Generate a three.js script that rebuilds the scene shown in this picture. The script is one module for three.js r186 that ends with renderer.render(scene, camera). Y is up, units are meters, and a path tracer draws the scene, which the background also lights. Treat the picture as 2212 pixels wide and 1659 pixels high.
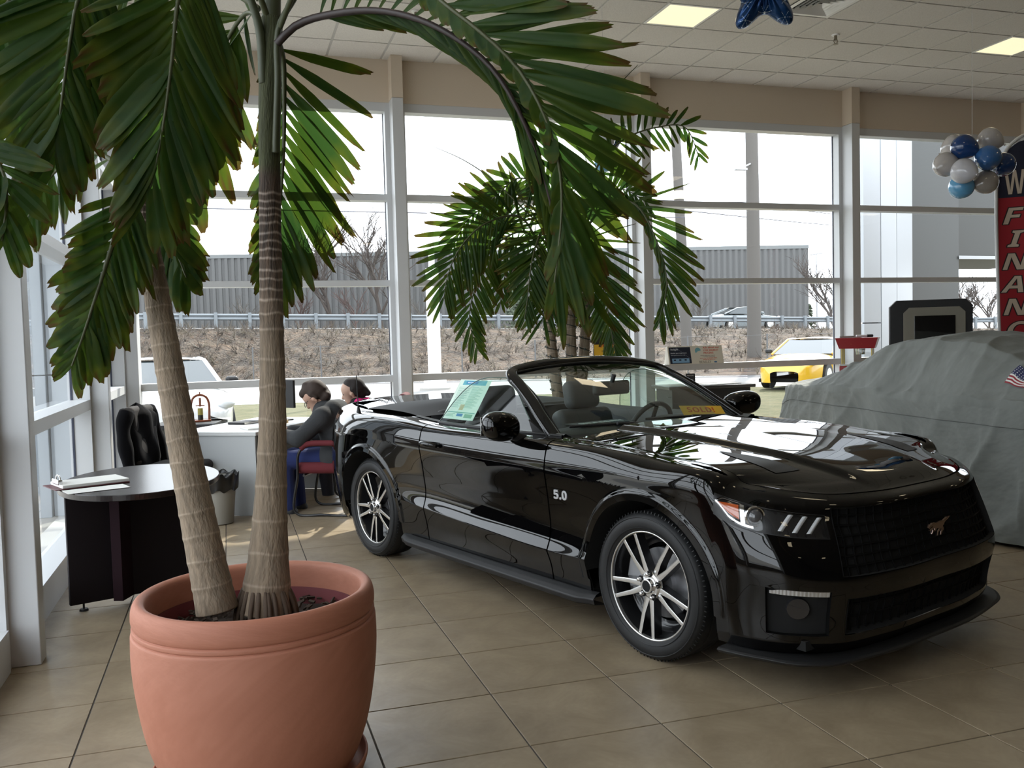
import * as THREE from 'three';
import { mergeGeometries, mergeVertices, toCreasedNormals } from 'three/addons/utils/BufferGeometryUtils.js';
import { RoundedBoxGeometry } from 'three/addons/geometries/RoundedBoxGeometry.js';
import { RectAreaLightUniformsLib } from 'three/addons/lights/RectAreaLightUniformsLib.js';
import { MarchingCubes } from 'three/addons/objects/MarchingCubes.js';
import { ImprovedNoise } from 'three/addons/math/ImprovedNoise.js';
import { FontLoader } from 'three/addons/loaders/FontLoader.js';
import { TextGeometry } from 'three/addons/geometries/TextGeometry.js';

// ---------------------------------------------------------------- camera, sky, sun, exposure
const scene = new THREE.Scene();
const renderer = new THREE.WebGLRenderer({ antialias: true });
renderer.toneMapping = THREE.LinearToneMapping;
renderer.toneMappingExposure = 2.3;
renderer.shadowMap.enabled = true;
RectAreaLightUniformsLib.init();
const EYE = new THREE.Vector3(0, 1.505, 0);
const FWD = new THREE.Vector3(0.29992684, -0.04937991, -0.95268332);
const RGT = new THREE.Vector3(0.95312715, -0.02626489, 0.30142794);
const UPV = new THREE.Vector3(0.0399066, 0.99843466, -0.03918779);
const FPX = 1947.6;
const camera = new THREE.PerspectiveCamera(2 * Math.atan(829.5 / FPX) * 180 / Math.PI, 2212 / 1659, 0.05, 400);
camera.position.copy(EYE); camera.up.copy(UPV); camera.lookAt(EYE.clone().add(FWD));
scene.add(camera);
scene.background = new THREE.Color().setRGB(1.72, 1.80, 1.92);      // bright even haze
const SUNDIR = new THREE.Vector3(0.527, 0, -0.85).normalize().multiplyScalar(Math.cos(0.66)).setY(Math.sin(0.66));
const sun = new THREE.DirectionalLight(new THREE.Color().setRGB(1, 0.93, 0.82), 3.4);
sun.name = 'sun'; sun.position.copy(SUNDIR).multiplyScalar(60); sun.target.position.set(2, 0, -8); sun.castShadow = true; sun.shadow.radius = 2;
Object.assign(sun.shadow.camera, { left: -40, right: 40, top: 40, bottom: -40, near: 1, far: 160 });
scene.add(sun, sun.target);

// ---------------------------------------------------------------- helpers
let seed = 12345;
const rnd = () => ((seed = (seed * 1664525 + 1013904223) >>> 0) / 4294967296);
const rr = (a, b) => a + (b - a) * rnd();
const V = (x, y, z) => new THREE.Vector3(x, y, z);
const PI = Math.PI, clamp = (x, a, b) => Math.min(b, Math.max(a, x)), lerp = (a, b, t) => a + (b - a) * t;
const smooth = (a, b, x) => { const t = clamp((x - a) / (b - a), 0, 1); return t * t * (3 - 2 * t); };
const noise = new ImprovedNoise(), N3 = (x, y, z = 0) => noise.noise(x, y, z);
const fbm = (x, y, z = 0, o = 4) => { let s = 0, a = 0.5; for (let i = 0; i < o; i++) { s += a * N3(x, y, z + i * 7.3); x *= 2.03; y *= 2.03; z *= 2.03; a *= 0.5; } return s; };
// a point in the room seen at (u, v) of the 2212 x 1659 frame, "d" metres deep
const at = (u, v, d) => EYE.clone().addScaledVector(FWD, d).addScaledVector(RGT, (u - 1106) / FPX * d).addScaledVector(UPV, -(v - 829.5) / FPX * d);
const taken = {};
function numbered(n) { taken[n] = (taken[n] ?? -1) + 1; return taken[n] ? n + '_' + String(taken[n]).padStart(3, '0') : n; }
function tag(o, label, category, group, kind) {
  if (label) o.userData.label = label; if (category) o.userData.category = category; if (group) o.userData.group = group; if (kind) o.userData.kind = kind; return o;
}
function thing(name, label, category, pos = [0, 0, 0], turn = 0, group) {
  const g = new THREE.Group(); g.name = numbered(name); g.position.set(...pos); g.rotation.y = turn; scene.add(g); return tag(g, label, category, group);
}
function part(parent, name, geo, mat, label, kind) {
  const m = new THREE.Mesh(Array.isArray(geo) ? merge(geo) : geo, mat); m.name = name; m.castShadow = m.receiveShadow = true; parent.add(m);
  if (label) m.userData.label = label; if (kind) m.userData.kind = kind; return m;
}
function solo(name, geo, mat, label, category, group, kind) { const m = part(scene, numbered(name), geo, mat); return tag(m, label, category, group, kind); }
function sgroup(name) { const g = new THREE.Group(); g.name = numbered(name); g.userData.kind = 'structure'; scene.add(g); return g; }
function dup(o, label, group) { const c = o.clone(); c.name = numbered(o.name.replace(/_\d\d\d$/, '')); c.userData = { ...o.userData }; if (label) c.userData.label = label; if (group) c.userData.group = group; scene.add(c); return c; }
function merge(list) {
  const out = list.flat(Infinity).map((g) => {
    const q = g.index ? g.toNonIndexed() : g;
    for (const k of Object.keys(q.attributes)) if (!['position', 'normal', 'uv'].includes(k)) q.deleteAttribute(k);
    if (!q.attributes.uv) q.setAttribute('uv', new THREE.BufferAttribute(new Float32Array(q.attributes.position.count * 2), 2));
    if (!q.attributes.normal) q.computeVertexNormals();
    return q;
  });
  return out.length === 1 ? out[0] : mergeGeometries(out);
}
const box = (w, h, d, x = 0, y = 0, z = 0) => new THREE.BoxGeometry(w, h, d).translate(x, y, z);
const rbox = (w, h, d, x = 0, y = 0, z = 0, r = 0.01, s = 2) => new RoundedBoxGeometry(w, h, d, s, Math.min(r, w / 2.01, h / 2.01, d / 2.01)).translate(x, y, z);
const span = (x0, x1, y0, y1, z0, z1) => box(x1 - x0, y1 - y0, z1 - z0, (x0 + x1) / 2, (y0 + y1) / 2, (z0 + z1) / 2);
const rspan = (x0, x1, y0, y1, z0, z1, r = 0.01) => rbox(x1 - x0, y1 - y0, z1 - z0, (x0 + x1) / 2, (y0 + y1) / 2, (z0 + z1) / 2, r);
const cyl = (r0, r1, h, x = 0, y = 0, z = 0, n = 24, open = false) => new THREE.CylinderGeometry(r0, r1, h, n, 1, open).translate(x, y, z);
const sph = (r, x = 0, y = 0, z = 0, sx = 1, sy = 1, sz = 1, n = 20) => new THREE.SphereGeometry(r, n, Math.ceil(n * 0.7)).scale(sx, sy, sz).translate(x, y, z);
const curve = (pts, closed = false, tension = 0.5) => new THREE.CatmullRomCurve3(pts.map((p) => (p.isVector3 ? p : V(...p))), closed, 'centripetal', tension);
const tube = (pts, r, n = 40, k = 8, closed = false) => new THREE.TubeGeometry(curve(pts, closed), n, r, k, closed);
const bar = (a, b, r, k = 8) => { a = a.isVector3 ? a : V(...a); b = b.isVector3 ? b : V(...b); const d = b.clone().sub(a), g = new THREE.CylinderGeometry(r, r, d.length(), k); g.applyQuaternion(new THREE.Quaternion().setFromUnitVectors(V(0, 1, 0), d.clone().normalize())); const m = a.clone().add(b).multiplyScalar(0.5); return g.translate(m.x, m.y, m.z); };
const lathe = (pts, n = 48) => new THREE.LatheGeometry(pts.map((p) => new THREE.Vector2(p[0], p[1])), n);
// smooth profile through points
const latheS = (pts, n = 48, k = 60) => { const c = new THREE.SplineCurve(pts.map((p) => new THREE.Vector2(p[0], p[1]))); return new THREE.LatheGeometry(c.getPoints(k), n); };
// tube whose radius changes: rad(t)
function taper(pts, rad, n = 40, k = 12, cap = true) {
  const c = curve(pts), fr = c.computeFrenetFrames(n, false), pos = [], uv = [], idx = [], L = c.getLength();
  for (let i = 0; i <= n; i++) {
    const p = c.getPointAt(i / n), r = rad(i / n);
    for (let j = 0; j <= k; j++) { const a = j / k * 2 * PI, q = p.clone().addScaledVector(fr.normals[i], Math.cos(a) * r).addScaledVector(fr.binormals[i], Math.sin(a) * r); pos.push(q.x, q.y, q.z); uv.push(j / k, i / n * L); }
  }
  for (let i = 0; i < n; i++) for (let j = 0; j < k; j++) { const a = i * (k + 1) + j, b = a + k + 1; idx.push(a, b, a + 1, a + 1, b, b + 1); }
  if (cap) for (const [e, s] of [[0, 1], [n, -1]]) { const p = c.getPointAt(e / n); const m = pos.length / 3; pos.push(p.x, p.y, p.z); uv.push(0.5, e / n * L); for (let j = 0; j < k; j++) { const a = e * (k + 1) + j; s > 0 ? idx.push(m, a, a + 1) : idx.push(m, a + 1, a); } }
  const g = new THREE.BufferGeometry(); g.setAttribute('position', new THREE.Float32BufferAttribute(pos, 3)); g.setAttribute('uv', new THREE.Float32BufferAttribute(uv, 2)); g.setIndex(idx); g.computeVertexNormals();
  // close the seam of normals
  const nn = g.attributes.normal; for (let i = 0; i <= n; i++) { const a = i * (k + 1), b = a + k; const v = V(nn.getX(a) + nn.getX(b), nn.getY(a) + nn.getY(b), nn.getZ(a) + nn.getZ(b)).normalize(); nn.setXYZ(a, v.x, v.y, v.z); nn.setXYZ(b, v.x, v.y, v.z); }
  return g;
}
// grid surface from f(i/n, j/m) -> Vector3
function grid(f, n, m, flip = false) {
  const pos = [], uv = [], idx = [];
  for (let i = 0; i <= n; i++) for (let j = 0; j <= m; j++) { const p = f(i / n, j / m); pos.push(p.x, p.y, p.z); uv.push(i / n, j / m); }
  for (let i = 0; i < n; i++) for (let j = 0; j < m; j++) { const a = i * (m + 1) + j, b = a + m + 1; flip ? idx.push(a, a + 1, b, a + 1, b + 1, b) : idx.push(a, b, a + 1, a + 1, b, b + 1); }
  const g = new THREE.BufferGeometry(); g.setAttribute('position', new THREE.Float32BufferAttribute(pos, 3)); g.setAttribute('uv', new THREE.Float32BufferAttribute(uv, 2)); g.setIndex(idx); g.computeVertexNormals(); return g;
}
const shape2 = (pts) => { const s = new THREE.Shape(); pts.forEach((p, i) => (i ? s.lineTo(p[0], p[1]) : s.moveTo(p[0], p[1]))); return s; };
const extr = (pts, d, bevel = 0, seg = 2) => new THREE.ExtrudeGeometry(Array.isArray(pts) ? shape2(pts) : pts, { depth: d, bevelEnabled: bevel > 0, bevelSize: bevel, bevelThickness: bevel, bevelSegments: seg, curveSegments: 16 });
// metres as uv, from the dominant direction of each face
function boxUV(g, s = 1) {
  g = g.index ? g.toNonIndexed() : g; const p = g.attributes.position, uv = new Float32Array(p.count * 2), a = V(), b = V(), c = V();
  for (let i = 0; i < p.count; i += 3) {
    a.fromBufferAttribute(p, i); b.fromBufferAttribute(p, i + 1).sub(a); c.fromBufferAttribute(p, i + 2).sub(a); b.cross(c); const n = [Math.abs(b.x), Math.abs(b.y), Math.abs(b.z)], ax = n[0] > n[1] && n[0] > n[2] ? 0 : n[1] > n[2] ? 1 : 2;
    for (let k = 0; k < 3; k++) { a.fromBufferAttribute(p, i + k); const q = ax === 0 ? [a.z, a.y] : ax === 1 ? [a.x, a.z] : [a.x, a.y]; uv[(i + k) * 2] = q[0] * s; uv[(i + k) * 2 + 1] = q[1] * s; }
  }
  g.setAttribute('uv', new THREE.BufferAttribute(uv, 2)); return g;
}
// ---------------------------------------------------------------- textures and materials
function tex(w, h, f, srgb = true, rep = 1) {
  const d = new Uint8Array(w * h * 4);
  for (let y = 0; y < h; y++) for (let x = 0; x < w; x++) { const c = f(x / w, y / h), o = (y * w + x) * 4; d[o] = clamp(c[0], 0, 1) * 255; d[o + 1] = clamp(c[1], 0, 1) * 255; d[o + 2] = clamp(c[2], 0, 1) * 255; d[o + 3] = 255; }
  const t = new THREE.DataTexture(d, w, h, THREE.RGBAFormat); t.wrapS = t.wrapT = THREE.RepeatWrapping; t.magFilter = THREE.LinearFilter; t.minFilter = THREE.LinearMipmapLinearFilter; t.generateMipmaps = true; if (srgb) t.colorSpace = THREE.SRGBColorSpace; t.repeat.set(rep, rep); t.needsUpdate = true; return t;
}
// tiling noise: fbm on a torus
const tn = (x, y, f, z = 0, o = 4) => { const a = x * 2 * PI, b = y * 2 * PI, r = f / (2 * PI); return fbm(Math.cos(a) * r + 11, Math.sin(a) * r + Math.cos(b) * r * 1.0 + 5, Math.sin(b) * r + z, o); };
const grey = (v) => [v, v, v];
function canvasTex(w, h, draw) { const c = document.createElement('canvas'); c.width = w; c.height = h; draw(c.getContext('2d'), w, h); const t = new THREE.CanvasTexture(c); t.colorSpace = THREE.SRGBColorSpace; t.anisotropy = 8; return t; }
const M = (color, roughness = 0.6, metalness = 0, extra = {}) => new THREE.MeshStandardMaterial({ color, roughness, metalness, side: THREE.DoubleSide, ...extra });
const MP = (color, roughness, o = {}) => new THREE.MeshPhysicalMaterial({ color, roughness, side: THREE.DoubleSide, ...o });
const RGB = (r, g, b) => new THREE.Color().setRGB(r, g, b);
// ---------------------------------------------------------------- the room
const CEIL = 4.798, ZB = -10.6, XL = -1.03, XR = 19.2, ZF = 12.5;
const mAlu = M(RGB(0.55, 0.562, 0.575), 0.42, 0.0);
const mBeige = M(RGB(0.60, 0.51, 0.405), 0.9, 0, { bumpMap: tex(256, 256, (x, y) => grey(0.5 + 0.6 * tn(x, y, 60)), false, 2), bumpScale: 0.0012 });
const mWall = M(RGB(0.16, 0.14, 0.115), 0.9);
const mPane = MP(RGB(0.90, 0.93, 0.93), 0.0, { transmission: 1, thickness: 0, ior: 1.5 });
const mGasket = M(RGB(0.03, 0.035, 0.06), 0.6);
const mGrout = M(RGB(0.075, 0.068, 0.06), 0.95);
// floor tiles
const SX = 0.5388, SZ = 0.5217, TX0 = 1.0126, TZ0 = -3.1116;
const floorTex = [0, 1, 2].map((k) => tex(256, 256, (x, y) => { const n = tn(x, y, 3, k * 9, 5) * 0.10 + tn(x * 1, y, 26, k * 5, 3) * 0.035; return [0.58 + n, 0.52 + n, 0.43 + n * 0.9]; }));
const floorRough = tex(256, 256, (x, y) => grey(0.36 + 0.10 * tn(x, y, 5, 3, 4)), false);
const mTile = floorTex.map((t) => M(0xffffff, 1.0, 0, { map: t, roughnessMap: floorRough }));
const floor = sgroup('floor');
part(floor, 'grout_bed', span(XL - 0.2, XR, -0.14, -0.004, ZB - 0.2, ZF), mGrout);
{
  const G = rbox(SX - 0.0065, 0.012, SZ - 0.0065, 0, -0.006, 0, 0.0018, 1), list = [];
  const uvp = G.attributes.position, uvs = new Float32Array(uvp.count * 2); for (let i = 0; i < uvp.count; i++) { uvs[i * 2] = uvp.getX(i) / SX + 0.5; uvs[i * 2 + 1] = uvp.getZ(i) / SZ + 0.5; } G.setAttribute('uv', new THREE.BufferAttribute(uvs, 2));
  for (let i = -4; i < 34; i++) for (let j = -31; j < 15; j++) {
    const x = TX0 + (i + 0.5) * SX, z = TZ0 - (j + 0.5) * SZ; if (x < XL - 0.1 || x > XR || z > ZF || z < ZB - 0.15) continue;
    const p = V(x, 0, z).sub(EYE), d = p.dot(FWD), su = p.dot(RGT) / d, sv = p.dot(UPV) / d; list.push({ x, z, key: d > 0.8 && Math.abs(su) < 0.66 && Math.abs(sv) < 0.55 ? d : 1e3 + d });
  }
  list.sort((a, b) => a.key - b.key);
  const rest = list.slice(300), dummy = new THREE.Object3D();
  list.slice(0, 300).forEach((t) => { const m = part(floor, 'floor_tile', G, mTile[Math.floor(rnd() * 3)]); m.position.set(t.x, 0, t.z); m.rotation.y = rnd() < 0.5 ? 0 : PI; });
  const im = new THREE.InstancedMesh(G, mTile[0], rest.length); im.name = 'far_tiles'; im.userData.kind = 'stuff'; im.receiveShadow = true;
  rest.forEach((t, i) => { dummy.position.set(t.x, 0, t.z); dummy.updateMatrix(); im.setMatrixAt(i, dummy.matrix); }); floor.add(im);
}
// ceiling: lay-in tiles in a grid, troffers and a diffuser in it
const CTX = 0.62, CTZ = 0.61, CX0 = 4.32, CZ0 = -8.815;
const ceiling = sgroup('ceiling');
const mCeil = M(0xffffff, 0.95, 0, { map: tex(256, 256, (x, y) => { const s = N3(x * 90, y * 90, 2) > 0.42 ? -0.10 : 0, n = tn(x, y, 40) * 0.05 + s; return [0.80 + n, 0.785 + n, 0.76 + n]; }) });
const mGrid = M(RGB(0.45, 0.44, 0.42), 0.6);
part(ceiling, 'deck', span(XL - 0.3, XR + 0.2, CEIL + 0.1, CEIL + 0.3, ZB - 0.35, ZF + 0.2), mWall);
const lightSpots = [], ventSpot = [];
for (const i of [-7, 0, 7, 14, 21]) for (const j of [0, 7, 14, 21, 28]) lightSpots.push([i, j]);
{
  const G = rbox(CTX - 0.026, 0.018, CTZ - 0.026, 0, 0.009, 0, 0.003, 1), list = [], bars = [];
  const p = G.attributes.position, uvs = new Float32Array(p.count * 2); for (let i = 0; i < p.count; i++) { uvs[i * 2] = p.getX(i) / CTX + 0.5; uvs[i * 2 + 1] = p.getZ(i) / CTZ + 0.5; } G.setAttribute('uv', new THREE.BufferAttribute(uvs, 2));
  for (let i = -9; i < 25; i++) for (let j = -3; j < 36; j++) {
    const x = CX0 + (i + 0.5) * CTX, z = CZ0 + (j + 0.5) * CTZ; if (x < XL - 0.2 || x > XR || z > ZF || z < ZB - 0.2) continue;
    if (lightSpots.some(([a, b]) => a === i && b === j) || (i === 2 && j === 1)) continue;
    const q = V(x, CEIL, z).sub(EYE), d = q.dot(FWD), su = q.dot(RGT) / d, sv = q.dot(UPV) / d; list.push({ x, z, key: d > 0.5 && Math.abs(su) < 0.64 && sv < 0.5 ? d : 1e3 + d });
  }
  list.sort((a, b) => a.key - b.key);
  const near = list.filter((t) => t.key < 1e3).slice(0, 300), rest = list.filter((t) => !near.includes(t)), dummy = new THREE.Object3D();
  near.forEach((t) => { const m = part(ceiling, 'ceiling_tile', G, mCeil); m.position.set(t.x, CEIL + rr(-0.001, 0.001), t.z); });
  const im = new THREE.InstancedMesh(G, mCeil, rest.length); im.name = 'far_tiles'; im.userData.kind = 'stuff'; rest.forEach((t, i) => { dummy.position.set(t.x, CEIL, t.z); dummy.updateMatrix(); im.setMatrixAt(i, dummy.matrix); }); ceiling.add(im);
  for (let i = -9; i < 25; i++) { const x = CX0 + i * CTX; if (x > XL - 0.2 && x < XR) bars.push(span(x - 0.012, x + 0.012, CEIL + 0.008, CEIL + 0.03, ZB - 0.2, ZF)); }
  for (let j = -3; j < 36; j++) { const z = CZ0 + j * CTZ; if (z > ZB - 0.2 && z < ZF) bars.push(span(XL - 0.2, XR, CEIL + 0.0075, CEIL + 0.03, z - 0.012, z + 0.012)); }
  part(ceiling, 'grid_bars', bars, mGrid);
}
const mLens = M(RGB(0.3, 0.3, 0.28), 0.5, 0, { emissive: RGB(1, 0.87, 0.55), emissiveIntensity: 0.44 });
const mTroff = M(RGB(0.8, 0.8, 0.78), 0.5);
lightSpots.forEach(([i, j], k) => {
  const x = CX0 + (i + 0.5) * CTX, z = CZ0 + (j + 0.5) * CTZ; if (x > XR - 0.5) return;
  const names = { '0,0': 'square ceiling light with warm glowing lens, near the foil star balloon', '7,0': 'square ceiling light with warm glowing lens at the right edge of the photo' };
  const t = thing('ceiling_light', names[i + ',' + j] ?? 'square recessed ceiling light with warm glowing lens outside the photograph', 'light', [x, CEIL, z], 0, names[i + ',' + j] ? undefined : 'ceiling lights out of view');
  part(t, 'frame', [span(-0.3, 0.3, 0, 0.012, -0.295, -0.27), span(-0.3, 0.3, 0, 0.012, 0.27, 0.295), span(-0.3, -0.275, 0, 0.012, -0.27, 0.27), span(0.275, 0.3, 0, 0.012, -0.27, 0.27), span(-0.3, 0.3, 0.07, 0.085, -0.295, 0.295)], mTroff);
  part(t, 'lens', rbox(0.55, 0.01, 0.54, 0, 0.006, 0, 0.004, 1), mLens, 'glowing warm white lens');
  const l = new THREE.RectAreaLight(RGB(1, 0.84, 0.58), 1.5, 0.53, 0.52); l.position.set(0, -0.004, 0); l.rotation.x = -PI / 2; t.add(l);
});
// air diffuser: nested louvres
{
  const x = CX0 + 2.5 * CTX, z = CZ0 + 1.5 * CTZ, t = thing('air_vent', 'square white ceiling air diffuser with nested louvres beside the foil star balloon', 'vent', [x, CEIL, z]);
  const ring = (a, b, y0, y1) => { const g = []; const s = (p, q, r2, s2) => g.push(grid((u, v) => V(lerp(lerp(p[0], q[0], u), lerp(r2[0], s2[0], u), v), lerp(y0, y1, v), lerp(lerp(p[1], q[1], u), lerp(r2[1], s2[1], u), v)), 1, 1)); const c = [[-1, -1], [1, -1], [1, 1], [-1, 1]]; for (let k = 0; k < 4; k++) { const p = c[k], q = c[(k + 1) % 4]; s([p[0] * a, p[1] * a], [q[0] * a, q[1] * a], [p[0] * b, p[1] * b], [q[0] * b, q[1] * b]); } return g; };
  part(t, 'frame', ring(0.297, 0.25, 0.0, -0.004), mTroff);
  for (const a of [0.25, 0.205, 0.16, 0.115, 0.07]) part(t, 'louvre', ring(a, a - 0.03, -0.004, 0.032), mTroff);
  part(t, 'throat', span(-0.29, 0.29, 0.05, 0.06, -0.29, 0.29), M(RGB(0.02, 0.02, 0.02), 0.9));
}
function sprinkler(x, z, label) {
  const t = thing('sprinkler_head', label, 'sprinkler', [x, CEIL, z]), m = M(RGB(0.25, 0.22, 0.17), 0.35, 0.8);
  part(t, 'escutcheon', cyl(0.045, 0.04, 0.012, 0, -0.006, 0, 20), mTroff); part(t, 'body', [cyl(0.016, 0.016, 0.05, 0, -0.035, 0, 12), tube([[-0.018, -0.05, 0], [-0.024, -0.075, 0], [0, -0.1, 0], [0.024, -0.075, 0], [0.018, -0.05, 0]], 0.004, 16, 6)], m); part(t, 'deflector', cyl(0.03, 0.03, 0.004, 0, -0.105, 0, 14), m);
}
sprinkler(6.6, -8.63, 'small dark sprinkler head on the ceiling below the air vent');
sprinkler(1.93, -9.0, 'small dark sprinkler head under the arching palm frond');
// back wall: beige bulkhead above glazed bays between columns
const COLX = [-3, -2, -1, 0, 1, 2, 3, 4, 5].map((k) => 1.985 + 3.142 * k);
const HEAD = 4.306, RAILS = [[3.171, 3.246], [2.172, 2.24], [1.04, 1.12]];
const wallBack = sgroup('wall_back');
part(wallBack, 'bulkhead', boxUV(span(XL - 0.3, XR, HEAD, CEIL + 0.1, ZB - 0.3, ZB)), mBeige, 'beige painted wall above the windows');
const mColPaint = mBeige;
for (const [k, x] of COLX.entries()) {
  if (x < XL - 0.2 || x > XR) continue;
  const nm = x < 0 ? 'corner_column' : 'column';
  part(wallBack, nm, rspan(x - 0.065, x + 0.065, 0, HEAD + 0.01, ZB - 0.16, ZB + 0.2, 0.006), mAlu, 'white metal column cladding');
  part(wallBack, 'column_top', span(x - 0.066, x + 0.066, HEAD + 0.012, CEIL, ZB - 0.02, ZB + 0.2), mColPaint);
}
part(wallBack, 'wall_end', span(14.61, XR, 0, HEAD, ZB - 0.3, ZB), mBeige);
let wn = 1;
function bay(a, b, toWorld) {      // a, b: clear opening along the wall; toWorld(x0,x1,y0,y1,d0,d1) -> box, d inward
  const w = sgroup('window_' + wn++), J = 0.055, D0 = -0.17, D1 = -0.01;
  part(w, 'jamb', toWorld(a, a + J, 0, HEAD, D0, D1), mAlu); part(w, 'jamb', toWorld(b - J, b, 0, HEAD, D0, D1), mAlu);
  part(w, 'head_rail', toWorld(a + J, b - J, HEAD - 0.1, HEAD, D0, D1), mAlu);
  for (const [y0, y1] of RAILS) part(w, 'rail', toWorld(a + J, b - J, y0, y1, D0, D1), mAlu);
  part(w, 'base_rail', toWorld(a + J, b - J, 0, 0.20, D0, 0), mAlu);
  const ys = [0.20, 1.04, 1.12, 2.172, 2.24, 3.171, 3.246, HEAD - 0.1];
  for (let k = 0; k < 4; k++) { part(w, 'pane', toWorld(a + J, b - J, ys[2 * k], ys[2 * k + 1], -0.145, -0.1445, true), mPane); part(w, 'gasket', [toWorld(a + J, a + J + 0.008, ys[2 * k], ys[2 * k + 1], -0.15, -0.135), toWorld(b - J - 0.008, b - J, ys[2 * k], ys[2 * k + 1], -0.15, -0.135)], mGasket); }
}
const flat = (x0, x1, y0, y1, z) => new THREE.PlaneGeometry(x1 - x0, y1 - y0).translate((x0 + x1) / 2, (y0 + y1) / 2, z);
for (let k = 0; k < COLX.length - 1; k++) { const a = COLX[k] + 0.065, b = COLX[k + 1] - 0.065; if (a < XL - 0.2 || b > 14.6) continue; bay(a, b, (x0, x1, y0, y1, d0, d1, pane) => (pane ? flat(x0, x1, y0, y1, ZB + d0) : span(x0, x1, y0, y1, ZB + d0, ZB + d1))); }
// left wall: the same glazing, running past the camera
const wallLeft = sgroup('wall_left');
const COLZ = [-10.45, -7.87, -4.83, -1.79, 1.25];
part(wallLeft, 'wall_panel', span(XL - 0.3, XL, 0, HEAD, 1.3, ZF), mWall);
part(wallLeft, 'bulkhead', boxUV(span(XL - 0.3, XL, HEAD, CEIL + 0.1, ZB - 0.3, ZF)), mBeige);
COLZ.forEach((z, k) => { if (k === 0) return; part(wallLeft, 'column', rspan(XL - 0.16, XL + 0.12, 0, HEAD + 0.01, z - 0.065, z + 0.065, 0.006), mAlu); part(wallLeft, 'column_top', span(XL - 0.02, XL + 0.12, HEAD + 0.012, CEIL, z - 0.066, z + 0.066), mColPaint); });
part(wallLeft, 'corner_column', [rspan(XL - 0.16, XL + 0.12, 0, CEIL, ZB - 0.16, ZB + 0.2, 0.006)], mAlu);
for (let k = 0; k < COLZ.length - 1; k++) bay(COLZ[k] + 0.065 - (k ? 0 : 0.0), COLZ[k + 1] - 0.065, (a, b, y0, y1, d0, d1, pane) => { if (pane) return new THREE.PlaneGeometry(b - a, y1 - y0).rotateY(PI / 2).translate(XL + d0, (y0 + y1) / 2, (a + b) / 2); return span(XL + d0, XL + d1, y0, y1, a, b); });
// far sides of the showroom
const wallRight = sgroup('wall_right'); part(wallRight, 'wall_panel', span(XR, XR + 0.2, 0, CEIL + 0.1, ZB - 0.3, ZF), mWall);
const wallFront = sgroup('wall_front'); part(wallFront, 'wall_panel', span(XL - 0.3, XR + 0.2, 0, CEIL + 0.1, ZF, ZF + 0.2), mWall);
// ---------------------------------------------------------------- outside
const mConcrete = M(RGB(0.32, 0.31, 0.29), 0.9), mAsphalt = M(RGB(0.085, 0.085, 0.088), 0.95);
const grassTex = tex(512, 512, (x, y) => { const n = tn(x, y, 14, 1, 5), f = tn(x, y, 120, 4, 2); const d = clamp(0.5 + n * 1.4 + f * 0.6, 0, 1); return [lerp(0.26, 0.36, d), lerp(0.27, 0.34, d), lerp(0.155, 0.235, d)]; }, true, 1);
const mGrass = M(0xffffff, 1, 0, { map: grassTex, bumpMap: tex(256, 256, (x, y) => grey(0.5 + tn(x, y, 80, 2, 2)), false), bumpScale: 0.03 });
const lawn = sgroup('floor'); lawn.name = 'ground_outside';
function ground(name, f, n, m, mat, s, label) { const g = grid(f, n, m); const p = g.attributes.position, uv = g.attributes.uv; for (let i = 0; i < p.count; i++) uv.setXY(i, p.getX(i) * s, p.getZ(i) * s); const o = part(lawn, name, g, mat); if (label) o.userData.label = label; return o; }
const roadNear = (x) => -26.6 + 0.17 * clamp(x, -20, 24), emBase = (x) => -37.6 + 0.5 * clamp(x, -16, 21);
ground('lawn', (u, v) => { const x = lerp(-40, 60, u); return V(x, -0.06 + 0.02 * N3(x * 0.2, v * 4), lerp(-12.6, roadNear(x) + 1.2, v)); }, 60, 16, mGrass, 0.3, 'short pale green grass');
ground('paved_apron', (u, v) => V(lerp(-45, XL - 0.2, u), -0.05, lerp(14, -12.6, v)), 2, 2, mConcrete, 1);
ground('walkway', (u, v) => V(lerp(-2, 60, u), -0.055, lerp(-10.8, -12.6, v)), 2, 2, mConcrete, 1);
ground('concrete_drive', (u, v) => { const x = lerp(-60, 90, u); return V(x, -0.045, lerp(roadNear(x) + 1.2, emBase(x) + 1.2, v)); }, 60, 2, M(RGB(0.20, 0.197, 0.19), 0.9), 1, 'pale concrete drive');
ground('asphalt_lane', (u, v) => { const x = lerp(-60, 90, u); return V(x, -0.04, lerp(emBase(x) + 1.2, emBase(x) - 0.4, v)); }, 60, 2, mAsphalt, 1);
// embankment of dry brush
const yTop = (x) => 2.42 - 0.0218 * clamp(x, -20, 45);
const bankTex = tex(1024, 1024, (x, y) => { const n = tn(x, y, 9, 1, 6), f = tn(x, y, 150, 7, 2), k = tn(x, y, 28, 3, 4); const d = clamp(0.5 + n * 1.1 + f * 0.9, 0, 1), e = smooth(0.0, 0.25, k); return [lerp(0.19, 0.40, d) + e * 0.02, lerp(0.17, 0.35, d), lerp(0.155, 0.30, d) - e * 0.012]; });
const mBank = M(0xffffff, 1, 0, { map: bankTex, bumpMap: tex(512, 512, (x, y) => grey(0.5 + tn(x, y, 60, 3, 4)), false), bumpScale: 0.12 });
const bankY = (x, v) => yTop(x) * smooth(-0.05, 1.0, v) * 1.0 + 0.35 * fbm(x * 0.5, v * 7, 1) * Math.sin(PI * clamp(v, 0, 1)) - 0.05;
ground('embankment', (u, v) => { const x = lerp(-70, 110, u); return V(x, bankY(x, v), lerp(emBase(x) - 0.4, -45, v) + 0.4 * fbm(x * 0.4, v * 5, 8)); }, 320, 40, mBank, 0.16, 'embankment of dry brown brush');
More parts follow.
